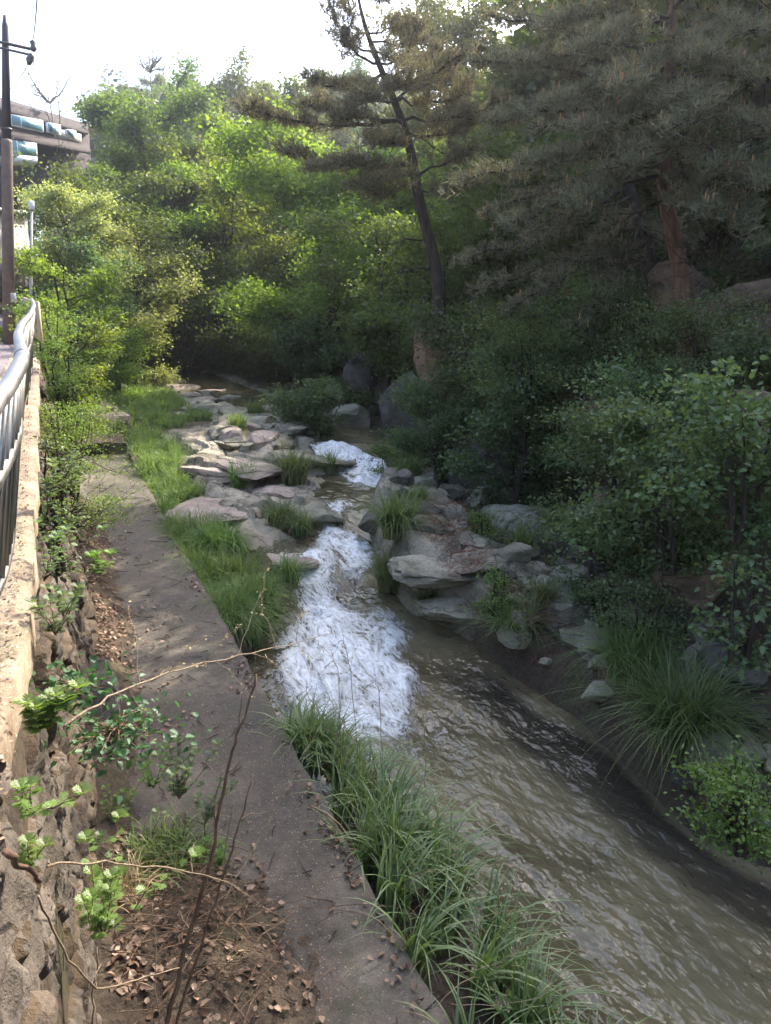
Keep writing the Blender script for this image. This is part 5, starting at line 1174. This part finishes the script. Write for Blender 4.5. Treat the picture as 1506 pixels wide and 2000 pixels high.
mugwort('leafy weed hanging on the wall next to the coping edge', 95, 1000, 5.8, .32, 5, 7, .06, out=(.2, 0), m='leaf_shrub')
mugwort('weed growing from the wall foot near the stone lump', 135, 1200, 5.5, .22, 5, 8, .055, out=(.2, 0), m='leaf_shrub')
mugwort('small weed at the inner edge of the footpath', 195, 1125, 7.4, .22, 4, 9, .08, out=(.1, 0))
mugwort('weed at the wall foot beyond the stone lump', 140, 970, 11, .5, 8, 10, .12, out=(.2, 0), m='leaf_shrub')
mugwort('spreading weed clump in the middle of the grass and twigs', 350, 1560, 4.9, .36, 11, 11, .055, out=(.1, .1), m='leaf_shrub')
for k, (px, py, h, L, lb) in enumerate([(300, 1540, .30, .06, 'bushy green weed behind the loose grass tuft on the mound'), (400, 1610, .26, .055, 'low weed at the right of the loose grass tuft'), (225, 1600, .24, .05, 'weed between the wall and the loose grass tuft'), (165, 1700, .26, .05, 'young weed at the wall foot left of the straw tuft'), (430, 1690, .16, .045, 'small weed at the right edge of the brush pile')]):
    q = pl(px, py, .2); mugwort(lb, px, py, math.hypot(q[0], q[1]), h, 7, 30 + k, L, out=(.05, .05), m='leaf_shrub' if k % 2 else 'leaf_weed', per=12)
def vine(label, px, py, dist, n, rad, seed, L=.075, m='leaf_vine', rr=(1, 1, .5)):
    base = hd(px, py, dist); r = np.random.default_rng(seed); root = empty('vine', base, label, 'vine'); P = r.normal(size=(n, 3)) * rad * np.array(rr); b = MB(); leaves6(b, P, L, L * .75, r, .7, None, .1); b.build('foliage', M[m], root)
    b = MB(); [b.tube(bend(np.zeros(3), P[i], r, 5, .2), np.linspace(.004, .002, 6), 4) for i in range(0, n, 6)]; b.build('stem', M['twig'], root, True); return root
vine('dark glossy vine spilling down the wall onto the path', 225, 1425, 4.2, 330, .17, 1, .05)
vine('upper end of the glossy vine against the wall', 150, 1335, 3.9, 150, .10, 2, .05)
# grass clump on the mound
p = pl(320, 1640, .25); r = np.random.default_rng(9); b = MB(); d = disc(r, 260, .34); blades(b, np.c_[d, np.zeros(260)], .62, r, .013, .9, 7, (0, .1), .7)
o = b.build('grass_tuft', M['grass']); o.location = (p[0], p[1], debz(p[0], p[1]) - .02); tag(o, 'loose grass tuft growing on the soil mound', 'grass tuft')
p = pl(235, 1740, .3); b = MB(); d = disc(r, 90, .2); blades(b, np.c_[d, np.zeros(90)], .5, r, .010, .9, 7, (.1, .1), .7)
o = b.build('grass_tuft', M['straw']); o.location = (p[0], p[1], debz(p[0], p[1]) - .02); tag(o, 'dry straw tuft at the wall foot in front of the mound', 'grass tuft')
# overhanging shrub from the wall above the path
a = hd(150, 850, 11.5)
broadleaf('overhanging_shrub', 'feathery yellow-green shrub hanging from the wall over the footpath', 'shrub', (.1, 12.0, 2.3), 1.3, 1.35, 61, 'leaf_weed', 12000, .035, stems=6, base=.05, bark='bark', flatf=.25)
for k, (px, py, di, w, h, m, lb) in enumerate([(95, 650, 22, 1.6, 2.0, 'leaf_weed', 'leafy weed bank at the wall beyond the handrail bend'), (120, 735, 17, 1.0, 1.1, 'leaf_weed', 'green weeds rising against the wall below the bright small trees'), (105, 830, 12.5, .6, .8, 'leaf_weed', 'narrow weeds climbing the wall beside the feathery shrub'),
        (180, 660, 30, 2.0, 1.3, 'leaf_pale', 'pale weed clump on the far left bank'), (100, 900, 9, .4, .7, 'leaf_shrub', 'vine leaves hanging from the coping above the path'), (88, 985, 7.2, .25, .5, 'leaf_shrub', 'small leaf cluster hugging the coping edge')]):
    shrub(lb, px, py, di, w, h, 500 + k, m, int(2200 * w + 300), .055 if di > 15 else .045, name='weeds', cat='weeds', zb='c')
rock('stone_lump', (.22, 8.6, .70), (.5, 1.6, .8), M['rock_dark'], 601, 'dark stone lump bulging from the wall foot', 0, sub=4)
# bare brush on the slope at right
p = hd(1400, 480, 14); b = MB()
for k in range(70):
    q = g.normal(size=3) * [.7, .6, .35]; b.tube(bend(np.array([0, 0, -.3]) + q * .2, q, g, 7, .35), np.linspace(.007, .002, 8), 4)
o = b.build('bare_shrub', M['bark'], None, True); o.location = p; tag(o, 'leafless grey brush on the slope beside the big red pine', 'shrub')

# ---------------------------------------------------------------- air
m, n, l = mat('haze_air'); v = N(n, 'VolumePrincipled'); v.inputs['Color'].default_value = (.92, .94, 1, 1); v.inputs['Density'].default_value = .0011; v.inputs['Anisotropy'].default_value = .8
o_ = N(n, 'OutputMaterial'); l.new(v.outputs[0], o_.inputs['Volume'])
b = MB().box([20, 168, 52], [362, 470, 124], b=.01); tag(b.build('haze', m), 'thin bright air', kind='stuff')
